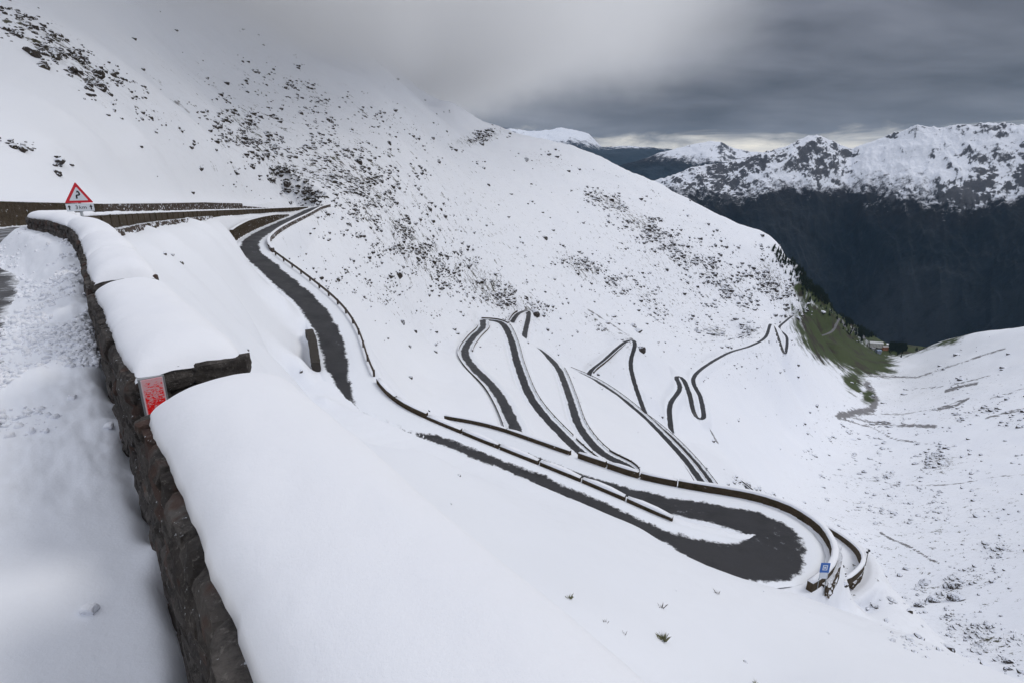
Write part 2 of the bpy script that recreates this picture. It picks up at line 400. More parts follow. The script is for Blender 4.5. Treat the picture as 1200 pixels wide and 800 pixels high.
# snow piled against the wall, falling to the asphalt 1.3 m away
rise = np.interp(RR, [2, 4, 7, 11, 16, 24, 34], [1.25, 1.12, .86, .62, .36, .34, .95])
ver = 1-sstep(LAT, .2, 1.1)
lump = fbm(GX*1.3, GY*1.3, 3)*(.03+.07*sstep(RR, 4, 6.5))+fbm(GX*5, GY*5, 3)*.075*sstep(RR, 3.6, 5.5)
ZB = Z0-.95*(1-ver)-rise*ver-.14*sstep(-RR, -9, -4)*(1-ver)+(1-sstep(LAT, .9, 1.2))*lump*(1-sstep(RR, 14, 30))+.04*(1-sstep(LAT, .9, 1.2))-.05*sstep(LAT, 1.1, 1.3)
ZB = ZB-(.16+.5*fbm(GX*1.6, GY*1.6, 2))*np.exp(-(np.maximum(LAT, 0)/.10)**2)*(RR < 12)
on = sstep(LAT, -.55, -.30)*(B0 < 1e8)
on = np.where((B0 > 1e8) & near & (U < -.6), 1.0, on)
up = sstep(LAT, 9.6, 10.4)                      # foot of the uphill wall
_a = sstep(LAT, 11, 20); zup = (Z0+.9+(LAT-10)*.2)*(1-_a)+Z*_a
Z = Z*(1-on)+on*(ZB*(1-up)+zup*up)
def ground(x, y):
    """height of the terrain mesh at a point"""
    u = math.atan2(x, y); v = math.log(math.hypot(x, y))
    j = (u-US[0])/(US[1]-US[0]); j0 = int(min(max(math.floor(j), 0), NU-2)); fj = j-j0
    i0 = int(min(max(np.searchsorted(VS, v)-1, 0), NV-2)); fi = (v-VS[i0])/(VS[i0+1]-VS[i0])
    a = Z[i0, j0]*(1-fj)+Z[i0, j0+1]*fj; b = Z[i0+1, j0]*(1-fj)+Z[i0+1, j0+1]*fj
    return float(a*(1-fi)+b*fi)
def grid_mesh(name, X, Y, Zz, attrs=None, mat=None, kind=None):
    nv, nu = X.shape
    me = bpy.data.meshes.new(name)
    co = np.stack([X, Y, Zz], -1).reshape(-1, 3).astype(np.float32)
    idx = np.arange(nv*nu).reshape(nv, nu)
    q = np.stack([idx[:-1, :-1], idx[:-1, 1:], idx[1:, 1:], idx[1:, :-1]], -1).reshape(-1, 4)
    me.vertices.add(len(co)); me.vertices.foreach_set('co', co.ravel())
    me.loops.add(q.size); me.loops.foreach_set('vertex_index', q.ravel().astype(np.int32))
    me.polygons.add(len(q)); me.polygons.foreach_set('loop_start', np.arange(0, q.size, 4, dtype=np.int32))
    me.update(calc_edges=True); me.validate()
    me.polygons.foreach_set('use_smooth', np.ones(len(q), bool))
    for k, a in (attrs or {}).items():
        at_ = me.attributes.new(k, 'FLOAT', 'POINT'); at_.data.foreach_set('value', a.astype(np.float32).ravel())
    o = bpy.data.objects.new(name, me); C.objects.link(o)
    if mat: me.materials.append(mat)
    if kind: o['kind'] = kind
    return o
def hit(px, py, start=2.0):
    """where a sight line meets the terrain"""
    r = ray(px, py); u = math.atan2(r[0], r[1]); j = (u-US[0])/(US[1]-US[0])
    j0 = int(min(max(math.floor(j), 0), NU-2)); f = j-j0
    tcol = (Z[:, j0]*(1-f)+Z[:, j0+1]*f)/RR[:, 0]; i0 = int(np.searchsorted(VS, math.log(start)))
    w = np.nonzero(tcol[i0:] >= r[2])[0]
    if not len(w): return None
    i = i0+w[0]
    if i == i0: return r*RR[i, 0]
    a, b = tcol[i-1], tcol[i]; k = (r[2]-a)/(b-a+1e-12)
    return r*math.exp(VS[i-1]+(VS[i]-VS[i-1])*k)
def project(x, y, z):
    zc = y*cp-z*sp; up = y*sp+z*cp; zc = np.maximum(zc, 1e-3)
    return 600+F*x/zc, 400-F*up/zc

# ------------------------------------------------------------------ ground cover: where rock, earth and grass come through
PX, PY = project(GX, GY, Z)
def blobs(l, px, py):
    o = np.zeros(px.shape)
    for cx, cy, sx, sy, ang, amp in l:
        c, s_ = math.cos(R(ang)), math.sin(R(ang)); dx = px-cx; dy = py-cy
        o = np.maximum(o, amp*np.exp(-(((dx*c+dy*s_)/sx)**2+((-dx*s_+dy*c)/sy)**2)))
    return o
ROCKY = [(75, 65, 75, 17, 38, 1), (22, 173, 22, 6, 15, .55), (68, 190, 9, 8, 40, .7), (150, 110, 60, 16, 38, .35), (290, 160, 55, 26, 42, .85), (350, 215, 70, 22, 42, .75),
         (420, 215, 95, 42, 36, .85), (480, 290, 75, 30, 36, .85), (570, 335, 60, 24, 38, .95), (618, 358, 32, 13, 20, .9), (350, 110, 60, 20, 25, .42), (470, 150, 60, 20, 25, .25),
         (560, 163, 34, 8, -14, 1), (640, 188, 34, 9, 12, .42), (715, 237, 30, 11, 25, 1), (750, 262, 45, 14, 32, .95), (680, 312, 42, 15, 32, .9), (720, 330, 40, 15, 34, .5),
         (790, 292, 65, 22, 36, .75), (850, 330, 65, 28, 40, .72), (905, 330, 40, 22, 52, .95), (760, 350, 60, 16, 34, .62), (840, 388, 30, 12, 20, .75), (880, 390, 22, 9, -25, .8), (700, 378, 34, 7, 38, .6), (740, 400, 26, 5, 38, .7),
         (450, 340, 55, 22, 30, .42), (400, 330, 40, 14, 25, .25), (1102, 541, 22, 15, -10, 1), (1035, 558, 18, 5, -12, .7), (1112, 688, 48, 14, -16, .8), (1150, 748, 60, 20, 22, .75), (1175, 650, 40, 14, -10, .45),
         (1150, 480, 40, 7, -18, .5), (1185, 495, 25, 8, -10, .5), (1000, 520, 60, 30, 0, .22), (1070, 590, 70, 24, 5, .28), (870, 567, 22, 6, 30, .6), (905, 588, 26, 7, 40, .8), (1010, 712, 18, 7, 30, .6), (1060, 745, 40, 9, 28, .35),
         (470, 240, 300, 95, 30, .40), (800, 320, 160, 75, 38, .50), (1090, 620, 170, 110, 0, .36), (1080, 470, 150, 50, -8, .30), (640, 600, 60, 14, 25, .16), (740, 650, 80, 20, 25, .12), (555, 590, 30, 8, 20, .2)]
ROCK = blobs(ROCKY, PX, PY)*sstep(RR, 20, 40)
GREEN = blobs([(940, 345, 22, 9, 52, 1.0), (958, 378, 34, 18, 48, 1.2), (975, 395, 58, 30, 38, 1.4), (955, 405, 40, 16, 42, .9), (1010, 420, 44, 20, 15, 1.35), (945, 352, 26, 12, 50, .9), (1060, 408, 42, 9, -10, 1.25), (1000, 447, 22, 14, 50, .95), (1017, 465, 14, 12, 70, .8), (1110, 400, 40, 8, -14, .75), (960, 420, 26, 8, 35, .7)], PX, PY)*sstep(RR, 750, 950)
GREEN = np.maximum(GREEN, sstep(RR, 2000, 2150)*1.2)
GREEN = np.maximum(GREEN, sstep(RR, 1250, 1500)*sstep(PX, 860, 960)*sstep(PY, 300, 340)*(PX < 1040)*1.1*sstep(-(PY-(325+(PX-950)*.75)), -70, 0)*(PY < 420))
def polydist(l, px, py):
    d = np.full(px.shape, 1e9)
    for (x0, y0), (x1, y1) in zip(l[:-1], l[1:]):
        vx, vy = x1-x0, y1-y0; tt = np.clip(((px-x0)*vx+(py-y0)*vy)/(vx*vx+vy*vy), 0, 1)
        d = np.minimum(d, np.hypot(px-x0-tt*vx, py-y0-tt*vy))
    return d
EARTH = np.zeros(Z.shape)
for wd, amp, l in [(1.3, 1, [(1032, 624), (1048, 633), (1062, 638), (1075, 645), (1090, 655), (1100, 659)]), (5, .75, [(1016, 450), (1026, 468), (1022, 480), (1000, 484), (985, 487)]), (2.6, .6, [(985, 483), (1010, 492), (1050, 498), (1096, 499)]),
                   (1.4, .6, [(985, 490), (1020, 500), (1050, 515), (1092, 520)]), (1.2, .55, [(1020, 485), (1060, 485), (1098, 478), (1130, 468)]), (1.5, .8, [(1098, 480), (1122, 474), (1135, 466)]), (1.3, .6, [(1000, 440), (1075, 442), (1110, 430), (1178, 408)]),
                   (1.8, .8, [(1108, 458), (1128, 452), (1145, 449)]), (1.2, .6, [(1070, 455), (1108, 453), (1160, 440)]), (1.3, .5, [(975, 555), (1010, 560), (1050, 568), (1110, 568), (1170, 558), (1210, 555)]), (1.2, .4, [(960, 520), (945, 505), (955, 495), (985, 485)]),
                   (1.1, .4, [(948, 530), (965, 548), (962, 560)]), (1.2, .55, [(828, 496), (836, 510), (842, 520)]), (1.0, .45, [(410, 118), (430, 135)]), (1.0, .5, [(672, 352), (720, 382), (745, 400)]), (1.0, .35, [(560, 260), (620, 310), (690, 365)]), (1.0, .35, [(620, 300), (700, 350), (760, 395)]),
                   (2.6, .45, [(205, 120), (222, 132)]), (1.3, .5, [(1160, 467), (1200, 455)]), (2, .6, [(1155, 490), (1180, 483), (1205, 478)])]:
    EARTH = np.maximum(EARTH, min(1, amp*1.25)*np.exp(-(polydist(l, PX, PY)/(wd*1.15))**2)*(RR > 150))
def m_ground():
    m, nt = newmat('snow_ground'); g = NT(nt)
    p = g.n('ShaderNodeNewGeometry').outputs['Position']
    rock, earth, green = g.attr('rock'), g.attr('earth'), g.attr('green')
    n_big = g.noise(p, .022, 5, .6)
    n_mid = g.noise(p, .16, 7, .68)
    n_fine = g.noise(p, .9, 5, .7)
    st = g.noise(p, .030, 9, .66, .3)
    # scattered stones and thin spots: threshold falls as the ground gets rockier
    v = g.math('ADD', g.math('MULTIPLY', n_mid, .62), g.math('MULTIPLY', n_fine, .38))
    thr = g.math('SUBTRACT', .612, g.math('MULTIPLY', rock, .112))
    fr = g.math('MULTIPLY', g.step(v, thr, g.math('ADD', thr, .035)), g.step(rock, .05, .2))
    thin = g.math('MULTIPLY', g.step(g.noise(p, .5, 6, .75), .47, .66), g.math('MULTIPLY', rock, .42))
    snow = g.mix(n_big, (.80, .83, .90), (.86, .88, .93))
    rockc = g.mix(g.noise(p, 1.7, 3), (.030, .026, .026), (.095, .078, .066))
    grassc = g.mix(n_fine, (.028, .035, .012), (.075, .072, .030))
    rockc = g.mix(g.math('MULTIPLY', g.step(g.noise(p, .08, 3), .52, .6), .6), rockc, grassc)
    c = g.mix(thin, snow, (.20, .19, .18))
    c = g.mix(fr, c, rockc)
    fe = g.step(g.math('ADD', g.math('MULTIPLY', earth, .9), g.math('MULTIPLY', g.math('SUBTRACT', g.math('ADD', g.math('MULTIPLY', n_mid, .5), g.math('MULTIPLY', g.noise(p, .05, 5, .7), .5)), .5), 2.4)), .38, .66)
    c = g.mix(g.math('MULTIPLY', fe, .85), c, g.mix(n_fine, (.05, .045, .045), (.14, .13, .13)))
    fg = g.step(g.math('ADD', green, g.math('MULTIPLY', g.math('SUBTRACT', st, .5), 1.5)), .42, .78)
    gc = g.mix(n_mid, (.022, .036, .009), (.058, .076, .020))
    gc = g.mix(g.step(n_big, .5, .62), gc, (.030, .024, .014))
    c = g.mix(fg, c, gc)
    hb = g.math('ADD', g.math('MULTIPLY', g.noise(p, 6.0, 5, .6), .5), g.math('MULTIPLY', g.noise(p, 55.0, 3, .7), .10))
    hb = g.math('ADD', hb, g.math('MULTIPLY', n_fine, .4))
    g.out(c, .75, hb, .55, .03, .25)
    return m
M_GROUND = m_ground()
grid_mesh('ground', GX, GY, Z, {'rock': ROCK, 'earth': EARTH, 'green': GREEN}, M_GROUND, 'structure')

# ------------------------------------------------------------------ far mountains
def massif(name, ridge, foot, back, nu, nv, rough_, attrs=None, mat=None, spur=1.0, seed=0.0, jag=1.0):
    """ridge: sight lines and distances of the skyline; foot: the same for the valley side"""
    rr = np.array([at(*q) for q in ridge]); ff = np.array([at(*q) for q in foot])
    ua = np.arctan2(rr[:, 0], rr[:, 1]); fa = np.arctan2(ff[:, 0], ff[:, 1])
    us = np.linspace(ua[0], ua[-1], nu); dr = np.interp(us, ua, np.hypot(rr[:, 0], rr[:, 1])); zr = np.interp(us, ua, rr[:, 2])
    df = np.interp(us, fa, np.hypot(ff[:, 0], ff[:, 1])); zf = np.interp(us, fa, ff[:, 2])
    tt = np.linspace(0, 1.35, nv)[:, None]; t1 = np.minimum(tt, 1)
    rad = df[None]+(dr-df)[None]*tt; X = rad*np.sin(us)[None]; Y = rad*np.cos(us)[None]
    k = .82*t1+.18*t1*t1
    Zm = zf[None]*(1-k)+zr[None]*k-np.maximum(tt-1, 0)*back
    sc = dr.mean()
    w = us*sc
    W_, T_ = np.meshgrid(w, tt[:, 0]*(dr-df).mean())
    spurs = fbm(W_/(sc*.13)+seed+T_/(sc*.16)*(.6+fbm(W_/(sc*.5), T_/sc, 2)), T_/(sc*.40)+seed, 5, .5, True)-.25
    det = fbm(W_/(sc*.035)+seed, T_/(sc*.05), 6, .52, True)
    env = np.sin(np.clip(tt, 0, 1)*np.pi)**.7*.9
    Zm = Zm+env*spurs*rough_*spur+det*rough_*.22*sstep(tt, .02, .35)*jag
    return grid_mesh(name, X, Y, Zm, attrs, mat, 'structure')
def m_massif(name, snowline, band, veg=(.008, .014, .018), scree=.6, sc_=1.0, rocky=1.0):
    m, nt = newmat(name); g = NT(nt)
    ge = g.n('ShaderNodeNewGeometry'); p = ge.outputs['Position']; nz = g.n('ShaderNodeSeparateXYZ', ins={0: ge.outputs['Normal']}).outputs[2]
    sx = g.n('ShaderNodeSeparateXYZ', ins={0: p}); pz = sx.outputs[2]
    az = g.math('ARCTAN2', sx.outputs[0], sx.outputs[1]); rad = g.n('ShaderNodeVectorMath', operation='LENGTH', ins={0: p}).outputs['Value']
    shear = g.math('MULTIPLY', g.math('SUBTRACT', g.noise(p, .00045*sc_, 2), .5), 16.0)
    def fall(ka, kr): return g.n('ShaderNodeCombineXYZ', ins={0: g.math('ADD', g.math('MULTIPLY', az, ka), g.math('MULTIPLY', g.math('MULTIPLY', pz, kr*1.6), shear)), 1: g.math('MULTIPLY', rad, kr), 2: 0.0}).outputs[0]
    n1 = g.noise(p, .0012*sc_, 6, .6); n2 = g.noise(p, .009*sc_, 7, .68); n3 = g.noise(p, .0007*sc_, 4, .6)
    gul = g.noise(fall(60, .0022*sc_), 1.0, 6, .68, .6)
    h = g.math('ADD', pz, g.math('MULTIPLY', g.math('SUBTRACT', n1, .5), band*4.0))
    h = g.math('ADD', h, g.math('MULTIPLY', g.math('SUBTRACT', gul, .5), band*1.1))
    h = g.math('ADD', h, g.math('MULTIPLY', g.math('SUBTRACT', n2, .5), band*1.1))
    ft = g.step(h, snowline-band*2.2, snowline+band*1.3)
    fs = g.step(g.math('ADD', g.noise(p, .014*sc_, 8, .78), g.math('MULTIPLY', g.math('SUBTRACT', ft, .5), .80)), .38, .62)
    # broken cliffs: where the big noise is high, steep parts stay bare
    cl = g.math('ADD', g.math('MULTIPLY', g.math('SUBTRACT', n1, .5), 1.9), g.math('SUBTRACT', .74, nz))
    cl = g.math('ADD', cl, g.math('MULTIPLY', g.math('SUBTRACT', n2, .5), 1.5*rocky))
    cl = g.math('ADD', cl, g.math('MULTIPLY', g.math('SUBTRACT', gul, .5), .9))
    bare = g.step(cl, .02, .20)
    fs = g.math('MULTIPLY', fs, g.math('SUBTRACT', 1.0, g.math('MULTIPLY', bare, .92)))
    veg2 = tuple(c*1.9+a for c, a in zip(veg, (.008, .003, .0)))
    low = g.mix(g.step(n3, .45, .62), veg, veg2)
    low = g.mix(g.math('MULTIPLY', g.step(g.math('ADD', g.math('MULTIPLY', n1, .5), g.math('MULTIPLY', gul, .5)), .50, .64), .5), low, (.020, .025, .030))
    low = g.mix(g.math('MULTIPLY', g.step(n2, .50, .66), .45), low, (.004, .008, .010))
    low = g.mix(g.math('MULTIPLY', g.step(h, snowline-band*2.6, snowline+band*.2), .8), low, (.024, .023, .024))
    rid = g.math('SUBTRACT', 1.0, g.math('MULTIPLY', g.math('ABSOLUTE', g.math('SUBTRACT', g.noise(fall(22, .0007*sc_), 1.0, 4, .5, .9), .5)), 2.0))
    str_ = g.math('MULTIPLY', g.step(rid, .955, .995), g.step(g.noise(p, .0016*sc_, 4, .7), .50, .60))
    low = g.mix(g.math('MULTIPLY', str_, scree), low, (.085, .10, .12))
    c = g.mix(fs, g.mix(g.step(pz, snowline-band, snowline), low, (.034, .034, .040)), (.80, .83, .90))
    g.out(c, .9, g.math('ADD', n2, g.noise(p, .05*sc_, 5, .7)), .7, 12/sc_, .1)
    return m
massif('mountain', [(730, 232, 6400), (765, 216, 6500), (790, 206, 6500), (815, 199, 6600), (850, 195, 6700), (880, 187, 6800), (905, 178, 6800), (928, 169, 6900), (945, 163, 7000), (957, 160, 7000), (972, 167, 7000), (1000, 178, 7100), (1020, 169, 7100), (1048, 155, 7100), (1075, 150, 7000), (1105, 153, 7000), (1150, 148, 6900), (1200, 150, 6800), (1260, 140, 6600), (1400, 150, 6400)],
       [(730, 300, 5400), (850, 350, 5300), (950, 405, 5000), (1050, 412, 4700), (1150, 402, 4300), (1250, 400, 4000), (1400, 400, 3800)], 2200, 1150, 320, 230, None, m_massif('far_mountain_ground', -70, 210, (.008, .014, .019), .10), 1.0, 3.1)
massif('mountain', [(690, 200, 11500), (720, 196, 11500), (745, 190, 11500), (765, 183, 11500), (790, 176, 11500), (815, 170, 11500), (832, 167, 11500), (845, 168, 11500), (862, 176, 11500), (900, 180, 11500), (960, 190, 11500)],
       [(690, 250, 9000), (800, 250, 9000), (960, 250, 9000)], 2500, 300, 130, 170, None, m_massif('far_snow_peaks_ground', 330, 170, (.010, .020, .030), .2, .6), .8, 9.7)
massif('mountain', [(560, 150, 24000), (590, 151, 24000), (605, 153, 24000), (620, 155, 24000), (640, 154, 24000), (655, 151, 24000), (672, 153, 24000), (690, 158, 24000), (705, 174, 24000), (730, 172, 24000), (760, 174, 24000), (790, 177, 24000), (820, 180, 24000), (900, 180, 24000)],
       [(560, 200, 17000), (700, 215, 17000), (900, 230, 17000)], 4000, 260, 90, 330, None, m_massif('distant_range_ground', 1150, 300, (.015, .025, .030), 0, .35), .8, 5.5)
# valley floor between the spur and the massif
vx = np.linspace(-60, 60, 60); vr = np.geomspace(2900, 60000, 60)
VU, VR = np.meshgrid(np.radians(vx), vr)
grid_mesh('valley_floor', VR*np.sin(VU), VR*np.cos(VU), -1350+fbm(VR*np.sin(VU)/900, VR*np.cos(VU)/900, 4)*120, None, m_massif('valley_ground', 3000, 200, (.014, .022, .016), .3), 'structure')

# ------------------------------------------------------------------ materials
def m_stone(name, c1, c2, sc=3.0, snow=0.0, bd=.02):
    m, nt = newmat(name); g = NT(nt)
    ge = g.n('ShaderNodeNewGeometry'); p = ge.outputs['Position']
    n1 = g.noise(p, sc, 6, .65); n2 = g.noise(p, sc*7, 4, .6)
    vo = g.n('ShaderNodeTexVoronoi', feature='DISTANCE_TO_EDGE', ins={'Vector': g.vmul(p, (1, 1, 1.7)), 'Scale': sc*.9}).outputs[0]
    c = g.mix(g.math('ADD', g.math('MULTIPLY', n1, .7), g.math('MULTIPLY', n2, .3)), c1, c2)
    c = g.mix(g.step(g.noise(p, sc*.5, 3), .56, .66), c, tuple(.5*a+.5*b for a, b in zip(c1, (.06, .05, .02))))
    if snow > 0:
        nz = g.n('ShaderNodeSeparateXYZ', ins={0: ge.outputs['Normal']}).outputs[2]
        f = g.step(g.math('ADD', g.math('MULTIPLY', nz, .35), g.noise(p, sc*1.3, 5, .7)), .74-snow*.30, .80-snow*.30)
        c = g.mix(f, c, (.80, .83, .90))
    g.out(c, .9, g.math('ADD', g.math('MULTIPLY', g.step(vo, 0, .08), .6), g.math('ADD', n1, g.math('MULTIPLY', n2, .3))), .9, bd, .25)
    return m
def m_rubble():
    m, nt = newmat('rubble_stone'); g = NT(nt); ge = g.n('ShaderNodeNewGeometry'); p = ge.outputs['Position']; rnd = g.n('ShaderNodeObjectInfo').outputs['Random']
    n1 = g.noise(p, 9, 7, .72); n2 = g.noise(p, 42, 5, .7); lay = g.noise(g.vmul(p, (2, 2, 22)), 1.6, 5, .7, .6)
    c = g.mix(rnd, (.050, .042, .038), (.115, .105, .098)); c = g.mix(g.math('MULTIPLY', g.step(n1, .42, .62), .75), c, (.024, .021, .020))
    c = g.mix(g.math('MULTIPLY', g.step(n2, .56, .68), .6), c, (.20, .185, .17)); c = g.mix(g.math('MULTIPLY', g.step(g.noise(p, 3.2, 4), .56, .64), .55), c, (.085, .040, .028))
    c = g.mix(g.math('MULTIPLY', g.step(g.noise(p, 26, 5, .75), .64, .70), .85), c, (.70, .73, .78))
    g.out(c, .9, g.math('ADD', g.math('ADD', n1, g.math('MULTIPLY', n2, .35)), g.math('MULTIPLY', lay, .9)), 1.0, .035, .2); return m
M_WALLN = m_rubble()
M_MORTAR = m_stone('dark_mortar', (.028, .025, .023), (.075, .066, .06), 9, .0)
M_WALLB = m_stone('brown_wall_stone', (.020, .015, .010), (.105, .075, .046), 2.4, .20, .10)
M_WALLS = m_stone('snowy_wall_stone', (.030, .024, .022), (.13, .095, .075), 1.6, .48, .10)
M_ROCK = m_stone('dark_rock', (.026, .023, .023), (.095, .078, .066), 1.2, .34, .15)
def m_snowcap():
    m, nt = newmat('fresh_snow'); g = NT(nt); p = g.n('ShaderNodeNewGeometry').outputs['Position']
    h = g.math('ADD', g.math('ADD', g.math('MULTIPLY', g.noise(p, 2.5, 4, .5), .7), g.math('MULTIPLY', g.noise(p, 14, 4, .6), .14)), g.math('MULTIPLY', g.noise(p, 130, 3, .8), .06))
    q = g.out(g.mix(g.noise(p, 1.2, 3), (.83, .85, .91), (.87, .885, .93)), .7, h, .7, .03, .2)
    return m
M_SNOW = m_snowcap()
def m_plain(name, c, rough=.6, metal=0.0, n=0.0, sc=20):
    m, nt = newmat(name); g = NT(nt); p = g.n('ShaderNodeNewGeometry').outputs['Position']
    nn = g.noise(p, sc, 4, .6)
    g.out(g.mix(nn, tuple(v*(1-n) for v in c), tuple(min(1, v*(1+n)) for v in c)), rough, nn, .1, .005, .4, metal)
    return m
M_RAIL = m_plain('weathered_rail', (.055, .040, .028), .8, 0, .4, 3)
M_POST = m_plain('galvanised_post', (.33, .35, .37), .45, .6, .2)
M_DARK = m_plain('dark_plate', (.02, .02, .022), .6, 0, .2)

# ------------------------------------------------------------------ object helpers
def link(name, me, mats, parent=None, smooth_=False):
    o = bpy.data.objects.new(name, me); C.objects.link(o)
    for m in (mats if isinstance(mats, (list, tuple)) else [mats]): me.materials.append(m)
    if smooth_: me.polygons.foreach_set('use_smooth', [True]*len(me.polygons))
    if parent is not None: o.parent = parent
    return o
def mesh(name, v, f):
    me = bpy.data.meshes.new(name); me.from_pydata([tuple(map(float, q)) for q in v], [], f); me.update(); return me
def empty(name, loc, label, cat, group=None, rz=0.0):
    o = bpy.data.objects.new(name, None); C.objects.link(o); o.location = loc; o.rotation_euler = (0, 0, rz)
    return tag(o, label, cat, group)
def tag(o, label, cat, group=None, kind=None):
    o['label'] = label; o['category'] = cat
    if group: o['group'] = group
    if kind: o['kind'] = kind
    return o
def box(v, f, c, s_, rot=None):
    n = len(v)
    for i in (-1, 1):
        for j in (-1, 1):
            for k in (-1, 1):
                q = Vector((i*s_[0]/2, j*s_[1]/2, k*s_[2]/2))
                if rot is not None: q = rot @ q
                v.append((q.x+c[0], q.y+c[1], q.z+c[2]))
    f += [tuple(n+a for a in q) for q in ((0, 1, 3, 2), (4, 6, 7, 5), (0, 4, 5, 1), (2, 3, 7, 6), (0, 2, 6, 4), (1, 5, 7, 3))]
def tube(v, f, a, b, r, seg=8, r2=None):
    a, b = Vector(a), Vector(b); d = (b-a).normalized(); x = d.orthogonal().normalized(); y = d.cross(x); n = len(v); r2 = r if r2 is None else r2
    for c, rr_ in ((a, r), (b, r2)):
        for i in range(seg):
            w = c+(x*math.cos(i*2*math.pi/seg)+y*math.sin(i*2*math.pi/seg))*rr_; v.append(tuple(w))
    for i in range(seg): f.append((n+i, n+(i+1) % seg, n+seg+(i+1) % seg, n+seg+i))
    f.append(tuple(n+i for i in range(seg))[::-1]); f.append(tuple(n+seg+i for i in range(seg)))
def sweep(P, prof, o, closed_ends=True, jit=0.0):
    """sweep an open or closed cross-section (across, up) along P; coordinates relative to o"""
    P = np.asarray(P); t = np.gradient(P[:, :2], axis=0); t /= np.linalg.norm(t, axis=1)[:, None]+1e-9
    v = []; f = []; n = 0
    for i, p in enumerate(P):
        pr = prof(i/(len(P)-1)) if callable(prof) else prof
        n = len(pr)
        for a, h in pr:
            jx, jz = (random.uniform(-jit, jit), random.uniform(-jit, jit)) if jit else (0, 0)
            v.append((p[0]-t[i, 1]*(a+jx)-o[0], p[1]+t[i, 0]*(a+jx)-o[1], p[2]+h+jz-o[2]))
    for i in range(len(P)-1):
        for k in range(n):
            k2 = (k+1) % n; f.append((i*n+k, (i+1)*n+k, (i+1)*n+k2, i*n+k2))
    if closed_ends: f.append(tuple(range(n))[::-1][::-1]); f.append(tuple((len(P)-1)*n+k for k in range(n))[::-1])
    return v, f
def capprof(w, h, over=.0):
    """rounded snow lying on a wall top of width w"""
    def pr(s_):
        e = max(.0, min(1, min(s_, 1-s_)*7))**.5; a = np.linspace(-1, 1, 9)
        return [(x*(w/2+over)*(.90+.10*e), max(0, h*e*(1-abs(x)**2.6)**.55)) for x in a]+[(w/2*.9, -.02), (-w/2*.9, -.02)]
    return pr
def cut(P, L0, L1, step):
    L = np.r_[0, np.cumsum(np.linalg.norm(np.diff(P[:, :2], axis=0), axis=1))]
    n = max(3, int((L1-L0)/step)+2); s_ = np.linspace(L0, min(L1, L[-1]), n)
    return np.stack([np.interp(s_, L, P[:, k]) for k in range(3)], 1)
def length(P): return float(np.linalg.norm(np.diff(P[:, :2], axis=0), axis=1).sum())
def near_px(P, q, after=0):
    x, y = project(P[:, 0], P[:, 1], P[:, 2]); d = np.hypot(x-q[0], y-q[1]); d[:after] = 1e9; return int(np.argmin(d))
def leg(k, a, b, off):
    P = RO[k]; i = near_px(P, a); j = near_px(P, b); i, j = min(i, j), max(i, j)
    Q = offset(P, off)[i:j+1]; return Q
def parapet(P, label, h=.75, th=.5, seg=4.5, gap=.35, cap=.22, drop=.3, mat=None, name='parapet_wall', cat='wall', group=None, step=1.5, jit=.03):
    """a run of masonry guard blocks, each with the snow lying on it"""
    P = smooth(np.asarray(P), 2); o = P[0].copy(); o[2] -= drop; T = empty(name, tuple(o), label, cat, group)
    L = length(P); n = max(1, round(L/seg)); sl = L/n
    for i in range(n):
        Q = cut(P, i*sl+gap/2, (i+1)*sl-gap/2, step)
        v, f = sweep(Q, [(-th/2, -drop), (th/2, -drop), (th/2, h*.5), (th/2, h), (-th/2, h), (-th/2, h*.5)], o, True, jit)
        b = link('wall_block', mesh('wall_block', v, f), mat or M_WALLB, T)
        if cap > 0:
            Q2 = Q.copy(); Q2[:, 2] += h
            v, f = sweep(Q2, capprof(th, cap*random.uniform(.8, 1.2), .04), o)
            link('snow_cap', mesh('snow_cap', v, f), M_SNOW, b, True)
    return T
def retaining(P, label, top, bot, th=.6, mat=None, cap=.15, name='retaining_wall', nz_=7, step=.5, amp=.07, group=None):
    """a high masonry wall with uneven stones; top and bot: heights along it (functions of 0..1)"""
    P = smooth(np.asarray(P), 2); Q = cut(P, 0, length(P), step); o = Q[0].copy(); T = empty(name, tuple(o), label, 'wall', group)
    v = []; f = []; n = len(Q); t = np.gradient(Q[:, :2], axis=0); t /= np.linalg.norm(t, axis=1)[:, None]+1e-9
    m_ = 2*nz_+2
    for i, p in enumerate(Q):
        s_ = i/(n-1); tp, bt = top(s_), bot(s_); ring = []
        for k in range(nz_+1): ring.append((-th/2, bt+(tp-bt)*k/nz_))
        for k in range(nz_, -1, -1): ring.append((th/2, bt+(tp-bt)*k/nz_))
        for a, h in ring:
            j = random.uniform(-amp, amp)
            v.append((p[0]-t[i, 1]*(a+j)-o[0], p[1]+t[i, 0]*(a+j)-o[1], p[2]+h+j*.4-o[2]))
    for i in range(n-1):
        for k in range(m_): f.append((i*m_+k, (i+1)*m_+k, (i+1)*m_+(k+1) % m_, i*m_+(k+1) % m_))
    f.append(tuple(range(m_))); f.append(tuple((n-1)*m_+k for k in range(m_))[::-1])
    b = link('masonry', mesh('masonry', v, f), mat or M_WALLB, T)
    if cap > 0:
        Q2 = Q.copy(); Q2[:, 2] += [top(i/(n-1)) for i in range(n)]
        v, f = sweep(Q2, capprof(th, cap, .03), o); link('snow_cap', mesh('snow_cap', v, f), M_SNOW, T, True)
    return T

